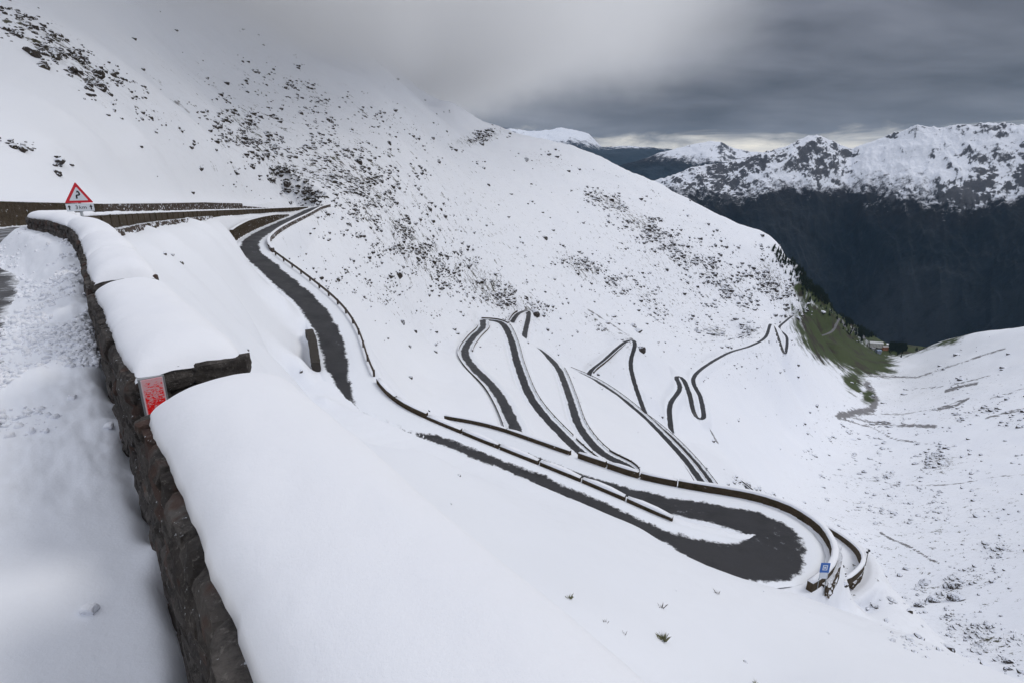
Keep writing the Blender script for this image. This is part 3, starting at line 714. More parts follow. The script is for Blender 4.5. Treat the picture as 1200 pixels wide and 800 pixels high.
# ------------------------------------------------------------------ roads
def m_road():
    m, nt = newmat('asphalt_with_snow'); g = NT(nt)
    p = g.n('ShaderNodeNewGeometry').outputs['Position']
    e = g.attr('edge'); ac = g.attr('across')
    rag = g.math('ADD', g.math('MULTIPLY', g.math('SUBTRACT', g.noise(p, 1.6, 8, .78), .5), 1.5), g.math('MULTIPLY', g.math('SUBTRACT', g.noise(p, .25, 3), .5), 1.2))
    f = g.step(g.math('ADD', e, rag), -.08, .22)
    # slush left between the wheel tracks
    sl = g.math('MULTIPLY', g.step(g.noise(p, 1.1, 8, .78), .58, .68), .8)
    wet = g.noise(p, .4, 4)
    asp = g.mix(g.noise(p, 14, 4, .7), (.018, .0185, .022), (.040, .040, .045))
    asp = g.mix(g.math('MULTIPLY', g.step(wet, .5, .7), .5), asp, (.018, .019, .023))
    asp = g.mix(g.math('MULTIPLY', sl, g.step(g.noise(p, .16, 3, .6), .53, .64)), asp, (.42, .44, .48))
    tr = g.attr('track'); asp = g.mix(g.math('MULTIPLY', tr, g.math('ADD', .35, g.math('MULTIPLY', g.noise(p, 3, 5, .7), .5))), asp, (.62, .65, .70))
    c = g.mix(f, (.81, .84, .90), asp)
    ro = g.math('ADD', .30, g.math('MULTIPLY', wet, .4))
    g.out(c, ro, g.math('MULTIPLY', g.math('ADD', g.noise(p, 3, 6, .7), g.math('MULTIPLY', g.math('SUBTRACT', 1.0, f), .8)), 1.0), .5, .06, .3)
    return m
M_ROAD = m_road()
def m_grey():
    m, nt = newmat('pale_dry_asphalt'); g = NT(nt); p = g.n('ShaderNodeNewGeometry').outputs['Position']; g.out(g.mix(g.noise(p, .1, 3), (.13, .13, .14), (.20, .20, .21)), .9); return m
M_GREY = m_grey()
def road(P, hw, al, ar, tracks=(), tamp=0.0, na=17, mat=None):
    """a strip; al, ar = asphalt limits to the left and to the right of the centre line in metres"""
    ac = np.linspace(-hw, hw, na)
    t = np.gradient(P[:, :2], axis=0); t /= np.linalg.norm(t, axis=1)[:, None]+1e-9
    X = P[:, 0, None]-t[:, 1, None]*ac[None]; Y = P[:, 1, None]+t[:, 0, None]*ac[None]
    al = np.broadcast_to(al, (len(P),)); ar = np.broadcast_to(ar, (len(P),))
    edge = np.minimum(al[:, None]-ac[None], ac[None]+ar[:, None])
    Zz = np.repeat(P[:, 2, None], na, 1)+.10*(1-sstep(edge, -.5, .1))*(np.abs(ac) < hw*.97)-.12*(np.abs(ac) >= hw*.97)
    tr = np.zeros(edge.shape)
    for c_, w_ in tracks: tr = np.maximum(tr, tamp*np.exp(-((ac[None]-c_)/w_)**2))
    return grid_mesh('road', X, Y, Zz, {'edge': edge, 'across': np.repeat(ac[None], len(P), 0), 'track': tr}, mat or M_ROAD, 'structure')
def along(k, table):
    """values along a road interpolated between marks on it"""
    P = RO[k]; ii = []; last = 0
    for q, v in table: last = near_px(P, q, last); ii.append(last)
    return np.interp(np.arange(len(P)), ii, [v for _, v in table])
R0P = RO['R0'][RO['R0'][:, 1] > -2]
road(offset(R0P, -1.2), 3.2, 2.9, 3.1, [(-1.9, .16), (-1.1, .12), (.4, .25), (1.6, .2)], .9, 49)
RO['RX'] = rs(np.vstack([RO['R1'][:-3], RO['R2'][3:]]), 1.0, 8)
road(RO['RX'], 2.9, along('RX', [((375, 243), 1.8), ((310, 272), 1.6), ((375, 362), .9), ((400, 425), .8), ((412, 456), .0), ((436, 483), -1.3), ((480, 503), -.5), ((500, 511), .9), ((540, 529), 1.35), ((700, 596), 1.3), ((780, 634), 1.1), ((850, 659), 2.0), ((900, 667), 2.8), ((925, 650), 2.9), ((900, 608), 2.8), ((700, 563), 1.7), ((620, 533), 1.3), ((505, 500), 1.2)]),
     along('RX', [((375, 243), 1.7), ((294, 284), 1.8), ((330, 325), 2.6), ((375, 362), 2.4), ((400, 425), 1.9), ((436, 483), 1.2), ((540, 529), .1), ((780, 634), .5), ((830, 652), 2.4), ((850, 659), 2.5), ((900, 667), 2.4), ((925, 650), 1.4), ((900, 608), 1.3), ((790, 588), .9), ((700, 563), .3), ((620, 533), .2), ((505, 500), .4)]))
for k, a, b in (('B', 1.9, 1.5), ('C', 1.6, 1.9), ('D', 1.9, 1.4), ('F', 2.0, 1.8), ('E1', 1.5, 1.5), ('E2', 2.0, 2.0), ('S', 1.5, 1.2), ('G', 2.4, 2.2), ('L', 3, 3), ('L2', 3, 3)):
    road(RO[k], 3.2 if k[0] != 'L' else 3.6, a, b, mat=M_GREY if k[0] == 'L' else None)

# ------------------------------------------------------------------ guard walls of the long legs
lin = lambda *a: (lambda s_: float(np.interp(s_, np.linspace(0, 1, len(a)), a)))
# uphill wall of the upper road
UPW = offset(smooth(W0, 60), 10.0); UPW[:, 2] = np.interp(np.arange(len(W0)), np.arange(len(W0)), W0[:, 2])-.93
x_, y_ = project(UPW[:, 0], UPW[:, 1], UPW[:, 2]); dU = np.hypot(UPW[:, 0], UPW[:, 1])
sel = (dU > 30) & (x_ > -250) & (x_ < 120); retaining(UPW[sel], 'bare brown stone wall above the upper road, left of and behind the warning sign', lin(2.1, 2.0), lin(-.3), .7, M_WALLB, .12)
sel = (dU > 30) & (x_ >= 120) & (x_ < 284); retaining(UPW[sel], 'snow-flecked dark stone wall above the upper road, right of the warning sign', lin(2.0, 2.2, 2.5, 2.2), lin(-.3), .7, M_WALLS, .2)
sel = (dU > 30) & (x_ >= 284) & (x_ < 330); retaining(UPW[sel], 'low end of the uphill wall tapering away before the highest bend', lin(1.5, .9, .2), lin(-.3), .6, M_WALLS, .15)
# upper road: blocks on the valley side beyond the sign, masonry below them
d0 = np.hypot(W0[:, 0], W0[:, 1]); far0 = offset(W0, -.3); far0[:, 2] -= .85
i30, iE = int(np.argmax(d0 > 30)), len(W0)-1
parapet(far0[i30:iE:3], 'row of short snow-topped stone blocks edging the upper road beyond the warning sign', .72, .55, 3.6, .5, .2, .4)
i38, i110 = int(np.argmax(d0 > 33)), int(np.argmax(d0 > 108))
retaining(offset(W0, -.75)[i38:i110:2], 'rough snow-dusted retaining wall under the upper road, right of the warning sign', lin(-1.0), lin(-1.6, -3.4, -3.2, -3.6, -3.0, -1.5), .5, M_WALLS, 0, amp=.12)
# first long leg
P = leg('R1', (376, 242), (300, 299), 3.1); retaining(P, 'stone wall with parapet under the road just below the highest bend', lin(.8), lin(-3.6, -2.4, -2.2, -2.4, -2.0), .55, M_WALLS, .2)
P = leg('R1', (350, 252), (294, 284), -3.1); retaining(P, 'curved brown stone wall on the inner side of the road below the highest bend', lin(.5, 1.6, 2.2, 2.5, 2.4), lin(-.3), .6, M_WALLB, .12)
P = leg('R1', (388, 384), (402, 432), -2.9); retaining(P, 'short brown retaining wall in the hollow inside the long bend', lin(.1, 1.0, 1.5, 1.2), lin(-1.5), .9, M_MORTAR, 0)
def rail(P, label, h=.62, sp_=3.6):
    P = smooth(P, 2); o = P[0].copy(); T = empty('guard_rail', tuple(o), label, 'guard rail')
    Q = cut(P, 0, length(P), 1.5)
    v, f = sweep(Q, [(-.07, h-.26), (.07, h-.26), (.07, h+.08), (-.07, h+.08)], o, True, .01); link('beam', mesh('beam', v, f), M_RAIL, T)
    n = int(length(P)/sp_); v = []; f = []; box(v, f, (0, 0, h/2-.1), (.2, .2, h+.45)); me = mesh('post', v, f); first = True
    for q in cut(P, .3, length(P)-.3, length(P)/max(n, 1)):
        b = link('post', me, [M_RAIL] if first else [], T); first = False; b.location = Vector(q)-Vector(o)
    return T
rail(leg('R1', (303, 300), (410, 450), 2.95), 'brown guard rail with short posts along the outer side of the long upper leg')
parapet(leg('R1', (414, 456), (480, 503), 2.95), 'low brown wall run left of the small lay-by hairpin, along the first long leg', .62, .4, 5.5, .15, .16)
parapet(leg('R1', (487, 506), (780, 634), 2.9), 'snow-capped guard blocks between the two long legs, on the nearer road', .42, .45, 4.0, .22, .22)
# second leg and the big hairpin
P2 = RO['R2']; iA = near_px(P2, (905, 667)); iB = near_px(P2, (790, 588)); iC = near_px(P2, (650, 545))
O2 = offset(P2, -3.2)
parapet(O2[iA:iB+1], 'long unbroken brown guard wall sweeping round the big near hairpin', .72, .45, 200, 0, .2, .5, step=1.2)
parapet(O2[iB:iC], 'five separate snow-topped wall blocks left of the long hairpin wall', .66, .4, 4.6, .3, .2, .5)
parapet(O2[iC:], 'thin curved wall round the far end of the second leg', .5, .35, 9, .12, .14, .4)
iD = near_px(P2, (935, 640)); retaining(offset(P2, -3.45)[iA+1:iD+2], 'dark stone buttress wall under the outer edge of the big hairpin', lin(.1), lin(-.8, -2.2, -3.0, -2.6), .5, M_WALLB, 0, amp=.12)
arc = pts([(950, 613, 90), (975, 625, 87), (998, 641, 82), (1010, 655, 77), (1009, 667, 73.5), (996, 680, 70), (985, 685, 68.5)])
parapet(arc, 'lower brown guard wall curving out beyond the big hairpin', .8, .45, 200, 0, .2, .6)
retaining(pts([(1011, 660, 75.5), (1008, 669, 73), (998, 679, 70.3)]), 'small brown buttress under the lower curved guard wall', lin(-.3), lin(-2.6, -3.0, -1.2), .5, M_WALLB, 0)
# farther legs
parapet(leg('B', (572, 380), (612, 520), 3.1), 'brown guard wall along the right edge of the leftmost far road leg', .8, .4, 14, .1, .1, .6)
parapet(leg('B', (566, 378), (545, 412), -3.1), 'dark wall on the left side of the leftmost far road leg, near its top', .7, .5, 12, .1, .1, .3)
parapet(leg('C', (566, 374), (590, 379), 3.2), 'brown guard wall closing the top of the double far hairpin', .8, .5, 14, .2, .15, .4)
rail(leg('C', (592, 381), (664, 514), 3.1), 'thin guard rail on the right of the straight central road leg', .7, 7)
parapet(leg('C', (668, 517), (728, 560), 3.1), 'row of small guard blocks just above the far rounded hairpin', .75, .45, 4.6, .5, .18, .5)
rail(leg('D', (706, 531), (655, 432), -3.1), 'guard rail with closely set posts right of the third far road leg', .7, 5)
parapet(leg('D', (733, 561), (708, 531), -3.1), 'snow-topped guard wall round the far rounded hairpin', .85, .5, 5.5, .4, .18, .9)
rail(leg('E1', (838, 590), (664, 431), -3.0), 'thin dark rail left of the fourth far road leg', .7, 8)
rail(leg('E1', (838, 590), (700, 447), 3.0), 'thin dark rail right of the fourth far road leg', .7, 8)
rail(leg('E2', (846, 585), (745, 480), -3.1), 'thin dark rail along the fifth far road leg, near the slope edge', .7, 8)
parapet(leg('S', (854, 557), (880, 577), 2.4), 'short snow-topped guard wall beside the small road stub beyond the long hairpin wall', .8, .45, 9, .2, .2, .5)
retaining(leg('S', (868, 566), (884, 581), -2.6), 'small brown buttress at the end of the road stub beyond the long hairpin wall', lin(.3), lin(-1.0, -3.2), .6, M_WALLB, .1)
retaining(leg('E2', (692, 436), (730, 403), -3.2), 'dark stone wall left of the pointed middle hairpin', lin(1.5, 1.8, 1.0), lin(-.5), .8, M_WALLB, 0)
retaining(leg('F', (600, 378), (610, 366), 3.2), 'dark stone wall beside the small far hairpin above the central leg', lin(1.5), lin(-.5), .8, M_WALLB, 0)

# ------------------------------------------------------------------ the near wall, stone by stone
def stone_mesh(seed_):
    rs_ = random.Random(seed_); v = []; f = []
    n = 5
    idx = {}
    def vid(a, b, c):
        k = (a, b, c)
        if k not in idx:
            q = np.array([a/(n-1)-.5, b/(n-1)-.5, c/(n-1)-.5]); m_ = np.abs(q).max(); q = q*(1-.28*(np.linalg.norm(q)/.866)**3)
            q = q+np.array([rs_.uniform(-.035, .035) for _ in range(3)])+.10*np.array([math.sin(q[1]*5+seed_), math.sin(q[2]*6+seed_*2), math.sin(q[0]*5+seed_*3)])*.6; idx[k] = len(v); v.append(tuple(q))
        return idx[k]
    for ax in range(3):
        for side in (0, n-1):
            for i in range(n-1):
                for j in range(n-1):
                    c = []
                    for di, dj in ((0, 0), (1, 0), (1, 1), (0, 1)):
                        t3 = [0, 0, 0]; t3[ax] = side; t3[(ax+1) % 3] = i+di; t3[(ax+2) % 3] = j+dj; c.append(vid(*t3))
                    f.append(tuple(c) if side else tuple(c[::-1]))
    return mesh('stone', v, f)
STONES = [stone_mesh(i) for i in range(8)]
for me in STONES: me.materials.append(M_WALLN)
LW = np.r_[0, np.cumsum(np.linalg.norm(np.diff(W0[:, :2], axis=0), axis=1))]
def sD(d):
    """length along the wall at distance d in front of the camera"""
    dd = np.hypot(W0[:, 0], W0[:, 1]).copy(); k = int(np.argmin(dd)); return float(np.interp(d, dd[k:], LW[k:]))
def onwall(s_, side, h):
    p = np.array([np.interp(s_, LW, W0[:, k]) for k in range(3)]); q = np.array([np.interp(s_+.1, LW, W0[:, k]) for k in range(3)])
    t = (q-p)[:2]; t /= np.linalg.norm(t)+1e-9
    return Vector((p[0]+t[1]*side, p[1]-t[0]*side, p[2]+h)), math.atan2(t[1], t[0])
TH = .55
def wall_segment(s0, s1, label, depth, cap_h, bulge, stones=True, end_stones=False, low=0.0, capend=.45):
    o = onwall(s0, 0, -depth)[0]; T = empty('stone_wall', o, label, 'wall')
    Q = cut(W0, s0, s1, .25); Q = offset(Q, -TH/2-.02)
    v, f = sweep(Q, [(-TH/2, -depth), (TH/2-.02, -depth), (TH/2-.02, -.01-low), (-TH/2, -.01-low)], o, True, .006)
    link('mortar_core', mesh('mortar_core', v, f), M_MORTAR, T)
    if stones:
        h = -.02-low
        while h > -depth+.05:
            rh = random.uniform(.085, .17); s_ = s0
            while s_ < s1-.05:
                L = min(random.uniform(.14, .42), s1-s_); p, a = onwall(s_+L/2, random.uniform(.0, .035), h-rh/2)
                b = bpy.data.objects.new('stone', random.choice(STONES)); C.objects.link(b); b.parent = T; b.location = p-Vector(o)
                b.scale = (L*1.2, .15, rh*1.25); b.rotation_euler = (random.uniform(-.06, .06), random.uniform(-.05, .05), a+random.uniform(-.05, .05)); s_ += L
            h -= rh
    if end_stones:
        h = .0
        while h > -depth+.1:
            rh = random.uniform(.09, .16); x = 0
            while x < TH:
                L = min(random.uniform(.16, .34), TH-x+.05); p, a = onwall(s0+random.uniform(.0, .03), x+L/2, h-rh/2)
                b = bpy.data.objects.new('stone', random.choice(STONES)); C.objects.link(b); b.parent = T; b.location = p-Vector(o)
                b.scale = (L*1.15, .15, rh*1.2); b.rotation_euler = (0, 0, a+math.pi/2+random.uniform(-.05, .05)); x += L
            h -= rh
    if cap_h > 0:
        nS = max(10, int((s1-s0)/.045)); na = 40; v = []; f = []
        for i in range(nS+1):
            s_ = (s0-.05)+(s1-s0+.05)*i/nS; e0 = min(1, (s_-s0+.06)/capend); e1 = min(1, (s1-s_+.01)/capend); e = math.sqrt(max(0, 1-(1-e0)**2))*math.sqrt(max(0, 1-(1-e1)**2))
            for k in range(na+1):
                x = -1+2*k/na
                right = TH+.03+bulge*(.35+.65*e); left = -.004-.022*pn(s_*3, 3.3)-.012*pn(s_*11, 8.1)
                ac = (left+right)/2+(right-left)/2*x*(.93+.07*e)
                hh = cap_h*e*max(0, 1-abs(x)**2.3)**.62*(1+.22*pn(s_*.7, x*.5+4))
                hh -= max(0, (ac-TH)/max(bulge, .05))*.16*bulge/.3
                hh += (.016*pn(s_*1.9, ac*2.5)+.007*pn(s_*6, ac*6))*e-.05*(1-e)+.012*pn(s_*13, ac*13)*(1-e)
                p, a = onwall(s_, ac, hh-low); v.append(tuple(p-Vector(o)))
        for i in range(nS):
            for k in range(na): f.append((i*(na+1)+k, (i+1)*(na+1)+k, (i+1)*(na+1)+k+1, i*(na+1)+k+1))
        n0 = len(v)
        for i in range(nS+1):                               # underside
            p, a = onwall(s0+(s1-s0)*i/nS, .06, -.03-low); v.append(tuple(p-Vector(o))); p, a = onwall(s0+(s1-s0)*i/nS, TH-.04, -.10-low); v.append(tuple(p-Vector(o)))
        for i in range(nS):
            f.append((i*(na+1), n0+2*i, n0+2*i+2, (i+1)*(na+1))); f.append(((i+1)*(na+1)+na, n0+2*i+3, n0+2*i+1, i*(na+1)+na)); f.append((n0+2*i, n0+2*i+1, n0+2*i+3, n0+2*i+2))
        link('snow_cap', mesh('snow_cap', v, f), M_SNOW, T, True)
    return T
def pn(a, b): return float(pnoise(np.array([a]), np.array([b]))[0])
sA, sB0, sB1 = sD(2.95), sD(3.55), sD(6.55)
wall_segment(.3, sA, 'nearest piece of rough stone wall under a thick smooth snow cap, filling the bottom centre', 1.9, .18, .06)
wall_segment(sA-.02, sB0+.02, 'low gap in the wall between its nearest snow-capped piece and the reflector', 1.7, 0, 0, True, False, .62)
wall_segment(sB0, sB1, 'second piece of rough stone wall, carrying the red reflector on its near corner', 1.7, .14, .0, True, True, 0, .42)
for _a, _b, _l in ((6.5, 7.2, 'low gap in the roadside wall beyond the reflector piece'), (9.1, 9.6, 'low gap between the third and fourth pieces of the roadside wall'), (11.8, 12.3, 'low gap between the fourth and fifth pieces of the roadside wall')):
    wall_segment(sD(_a), sD(_b), _l, 1.4, .10, .03, True, False, .34, .3)
wall_segment(sD(7.2), sD(9.15), 'third snow-capped piece of the roadside wall, just beyond the reflector piece', 1.5, .20, .03, True, True, 0, .4)
wall_segment(sD(9.6), sD(11.85), 'fourth snow-capped piece of the roadside wall, before the bend', 1.3, .20, .04, True, True, 0, .4)
wall_segment(sD(12.3), sD(16.0), 'fifth snow-capped piece of the roadside wall, in front of the warning sign', 1.3, .20, .06, True, True, 0, .4)
wall_segment(sD(16.05), sD(32), 'curved low end of the roadside wall with thin snow on top, left of the warning sign', 1.2, .16, .05, True, False, 0, .6)

# red reflector plate, frosted over in its upper half
def m_reflector():
    m, nt = newmat('frosted_red_plate'); g = NT(nt); tc = g.n('ShaderNodeTexCoord').outputs['Object']; z = g.n('ShaderNodeSeparateXYZ', ins={0: tc}).outputs[2]
    n = g.noise(g.vmul(tc, (1.0, 1.0, 1.9)), 60, 5, .75, .2); f = g.math('MULTIPLY', g.step(g.math('ADD', n, g.math('MULTIPLY', z, 1.1)), .50, .62), .75)
    f = g.math('MAXIMUM', f, g.step(g.math('ABSOLUTE', g.n('ShaderNodeSeparateXYZ', ins={0: tc}).outputs[1]), .043, .049))
    g.out(g.mix(f, (.80, .004, .006), (.62, .50, .54)), .5, n, .4, .003); return m
p, a = onwall(sB0-.075, .085, -.17)
T = empty('reflector', p, 'tall red reflector plate half covered in frost on the wall corner', 'reflector', None, a)
v = []; f = []; box(v, f, (0, 0, 0), (.012, .105, .30)); link('reflector_plate', mesh('reflector_plate', v, f), m_reflector(), T)
v = []; f = []; box(v, f, (.03, 0, .0), (.05, .125, .31)); link('backing', mesh('backing', v, f), M_POST, T)

# clods on the drift
for x, y, sc_, lb in ((105, 716, .055, 'fist-sized lump of snow lying alone on the drift at lower left'), (128, 500, .05, 'small snow clod beside the wall foot near the reflector'), (85, 466, .045, 'small snow clod at the edge of the rough ploughed verge')):
    h_ = hit(x, y, .8)
    if h_ is None: continue
    me = stone_mesh(x); me.materials.append(M_SNOW); me.name = 'snow_lump'
    o = bpy.data.objects.new('snow_lump', me); C.objects.link(o); o.location = h_+np.array([0, 0, sc_*.25]); o.scale = (sc_*1.5, sc_*1.2, sc_); tag(o, lb, 'snow lump')
# crumbs thrown up by the plough: nobody could count them
v = []; f = []
_b = bmesh.new(); bmesh.ops.create_icosphere(_b, subdivisions=1, radius=.5); cv_ = np.array([q.co[:] for q in _b.verts]); cf_ = np.array([[w.index for w in q.verts] for q in _b.faces]); _b.free()
n0 = 0
for _ in range(7000):
    x = random.uniform(-20, 122); y = 262+(random.random()**.8)*210+abs(random.gauss(0, 18))
    if y > 430 and x > 75+random.gauss(0, 14): continue
    h_ = hit(x, y, 1.5)
    if h_ is None: continue
    d = math.hypot(h_[0], h_[1])
    if d > 24 or pn(h_[0]*.9, h_[1]*.9) < -.20+.35*random.random(): continue
    k_ = int(np.argmin((W0[:200, 0]-h_[0])**2+(W0[:200, 1]-h_[1])**2)); dl = math.hypot(W0[k_, 0]-h_[0], W0[k_, 1]-h_[1])
    if dl < .1 or (dl > 1.1 and random.random() < .93): continue
    sz = (.012+.045*random.random()**3)*(1+.05*d)
    M_ = np.array(Matrix.Rotation(random.uniform(0, 6.28), 3, Vector((random.gauss(0, 1), random.gauss(0, 1), random.gauss(0, 1))).normalized()))
    q = (cv_*rng.uniform(.65, 1.3, (len(cv_), 1))*sz*np.array([1.3, 1, .8]))@M_+h_+np.array([0, 0, sz*.05])
    v += [tuple(w) for w in q]; f += [tuple(int(w)+n0 for w in k) for k in cf_]; n0 += len(cv_)
o = link('snow_crumbs', mesh('snow_crumbs', v, f), M_SNOW, None, True); tag(o, 'loose crumbs of ploughed snow strewn over the verge at left', 'snow', None, 'stuff')

# ------------------------------------------------------------------ signs and posts
def text(s_, size, parent, loc, mat, name='lettering', ext=.002):
    cu = bpy.data.curves.new(name, 'FONT'); cu.body = s_; cu.size = size; cu.extrude = ext; cu.align_x = 'CENTER'; cu.align_y = 'CENTER'
    o = bpy.data.objects.new(name, cu); C.objects.link(o); cu.materials.append(mat); bpy.context.view_layer.update(); me = bpy.data.meshes.new_from_object(o); bpy.data.objects.remove(o); me.name = name
    if not me.materials: me.materials.append(mat)
    o = bpy.data.objects.new(name, me); C.objects.link(o); o.parent = parent; o.location = loc; o.rotation_euler = (math.pi/2, 0, 0); return o
def prism(pts2, y0, y1):
    n = len(pts2); v = [(x, y0, z) for x, z in pts2]+[(x, y1, z) for x, z in pts2]
    return v, [tuple(range(n)), tuple(range(2*n-1, n-1, -1))]+[(i, n+i, n+(i+1) % n, (i+1) % n) for i in range(n)]
M_RED = m_plain('red_sign_paint', (.55, .015, .03), .4, 0, .08); M_WHITE = m_plain('white_sign_paint', (.62, .66, .72), .4, 0, .05, 8)
M_BLACK = m_plain('black_sign_paint', (.012, .012, .016), .4); M_BLUE = m_plain('blue_sign_paint', (.035, .13, .42), .4, 0, .1)
ps = at(98, 268, 18.5); pt = at(93, 238, 18.5)
zt = pt[2]; bz = ground(ps[0], ps[1])
T = empty('road_sign', (pt[0], pt[1], bz), 'red-bordered triangular double-bend warning sign on a grey post behind the wall', 'road sign', None, math.atan2(pt[1], pt[0])-math.pi/2+.0)
H0 = zt-bz
v = []; f = []; tube(v, f, (0, .03, -.3), (0, .03, H0+.45), .032, 10); link('post', mesh('post', v, f), M_POST, T, True)
S = .60
def tri(s_, r=.05):
    c = [(-s_/2, 0), (s_/2, 0), (0, s_*.866)]; cen = (0, s_*.2887); o_ = []
    for i in range(3):
        a, b, c_ = c[i-1], c[i], c[(i+1) % 3]
        for w in (0, .5, 1):
            u1 = ((a[0]-b[0])*r, (a[1]-b[1])*r); u2 = ((c_[0]-b[0])*r, (c_[1]-b[1])*r); k = (1-w)**2, 2*w*(1-w), w*w
            o_.append((b[0]+u1[0]*k[0]+u2[0]*k[2], b[1]+u1[1]*k[0]+u2[1]*k[2]))
    return o_
def shift(l, dx, dz): return [(x+dx, z+dz) for x, z in l]
v, f = prism(shift(tri(S), 0, H0), -.012, 0.0); link('red_triangle', mesh('red_triangle', v, f), M_RED, T)
v, f = prism(shift(tri(S*.66), 0, H0+S*.098), -.018, -.012); tr_ = link('white_field', mesh('white_field', v, f), M_WHITE, T)
# double-bend arrow
A = [(x*.83, z*.83) for x, z in [(-.035, .135), (-.035, .20), (-.028, .225), (-.005, .232), (.030, .235), (.045, .25), (.045, .285), (.030, .315)]]
v = []; f = []
for i, ((x0, z0), (x1, z1)) in enumerate(zip(A[:-1], A[1:])):
    dx, dz = x1-x0, z1-z0; l_ = math.hypot(dx, dz); nx, nz = -dz/l_*.017, dx/l_*.017; ex, ez = dx/l_*.006, dz/l_*.006
    q = [(x0+nx-ex, z0+nz-ez), (x0-nx-ex, z0-nz-ez), (x1-nx+ex, z1-nz+ez), (x1+nx+ex, z1+nz+ez)]; vv, ff = prism(shift(q, 0, H0), -.0215-.0002*i, -.018); n0 = len(v); v += vv; f += [tuple(n0+k for k in r_) for r_ in ff]
vv, ff = prism(shift([(-.015, .253), (.048, .281), (.004, .309)], -.005, H0), -.024, -.018); n0 = len(v); v += vv; f += [tuple(n0+k for k in r_) for r_ in ff]
link('bend_arrow', mesh('bend_arrow', v, f), M_BLACK, T)
v = []; f = []; box(v, f, (0, -.004, H0-.115), (S*.97, .014, .19)); pl = link('distance_plate', mesh('distance_plate', v, f), M_WHITE, T)
for _c, _x in (('3', -.075), ('k', .0), ('m', .085)): text(_c, .13, pl, (_x, -.0125, H0-.115), M_BLACK)
for sx in (-1, 1):
    v, f = prism([(sx*.225+x, H0-.115+z*.85) for x, z in ((-.012, -.07), (.012, -.07), (.012, .01), (.035, .01), (0, .075), (-.035, .01), (-.012, .01))], -.0145, -.011); link('arrow', mesh('arrow', v, f), M_BLACK, pl)
# blue sign at the big hairpin
pb = hit(961, 693, 30); pb = pb if pb is not None else at(961, 693, 45); dB = math.hypot(pb[0], pb[1])
T = empty('road_sign', tuple(pb), 'blue and white rectangular sign on two posts at the big near hairpin', 'road sign', None, math.atan2(pb[1], pb[0])-math.pi/2+.55)
for sx in (-.26, .26):
    v = []; f = []; tube(v, f, (sx, 0, -.3), (sx, 0, 2.5), .035, 8); link('post', mesh('post', v, f), M_POST, T, True)
v = []; f = []; box(v, f, (0, -.04, 2.15), (.66, .03, .82)); bl = link('blue_panel', mesh('blue_panel', v, f), M_BLUE, T)
for c_, s_ in (((0, 2.36), (.34, .06)), ((0, 1.98), (.34, .06)), ((-.14, 2.17), (.06, .44)), ((.14, 2.17), (.06, .44)), ((0, 2.17), (.14, .16))):
    v = []; f = []; box(v, f, (c_[0], -.058-.001*abs(c_[0]), c_[1]), (s_[0], .006, s_[1])); link('white_symbol', mesh('white_symbol', v, f), M_WHITE, bl)
v = []; f = []; box(v, f, (0, -.02, 1.45), (.62, .02, .5)); link('snowy_lower_panel', mesh('snowy_lower_panel', v, f), M_WHITE, T)
# tall hoop posts
def marker(x, y, d, h, label, k=2, w=.16, board=False):
    p = at(x, y, d); gz = ground(p[0], p[1]); b = (p[0], p[1], min(gz, p[2])) ; hh = max(h, p[2]+.5-b[2])
    T = empty('marker_post', b, label, 'marker post', None, math.atan2(p[1], p[0])-math.pi/2)
    v = []; f = []; tube(v, f, (0, 0, -.3), (0, 0, hh), .04, 7); link('pole', mesh('pole', v, f), M_RAIL, T)
    for i in range(k):
        v = []; f = []; tube(v, f, (w*.5*(-1)**i, -.05, hh-.25-i*w*2.2), (w*.5*(-1)**i, .05, hh-.25-i*w*2.2), w, 10); link('dark_disc', mesh('dark_disc', v, f), M_DARK, T)
    if board:
        v = []; f = []; box(v, f, (0, -.06, hh-.7), (.9, .05, .9)); link('board', mesh('board', v, f), M_DARK, T); v = []; f = []; box(v, f, (0.05, -.09, hh-.7), (.35, .01, .35)); link('white_spot', mesh('white_spot', v, f), M_WHITE, T)
marker(503, 498, 74, 2.4, 'pair of dark discs on a post left of the thin curved wall')
marker(556, 500, 97, 2.6, 'pair of dark discs on a post above the thin curved wall', 2, .17)
marker(828, 548, 262, 3.4, 'dark board with a white spot on a post above the fifth far road leg', 0, .16, True)
marker(968, 620, 92, 2.0, 'small dark discs on a post beyond the big near hairpin', 2, .16)
marker(986, 665, 63, 3.6, 'tall snow-crusted pole with dark plates at the outer corner of the big hairpin', 3, .18)
marker(1014, 662, 77, 2.6, 'dark discs on a post at the tip of the lower curved wall', 2, .15)
marker(403, 372, 93, 2.0, 'thin post beside the guard rail of the long upper leg', 1, .12)

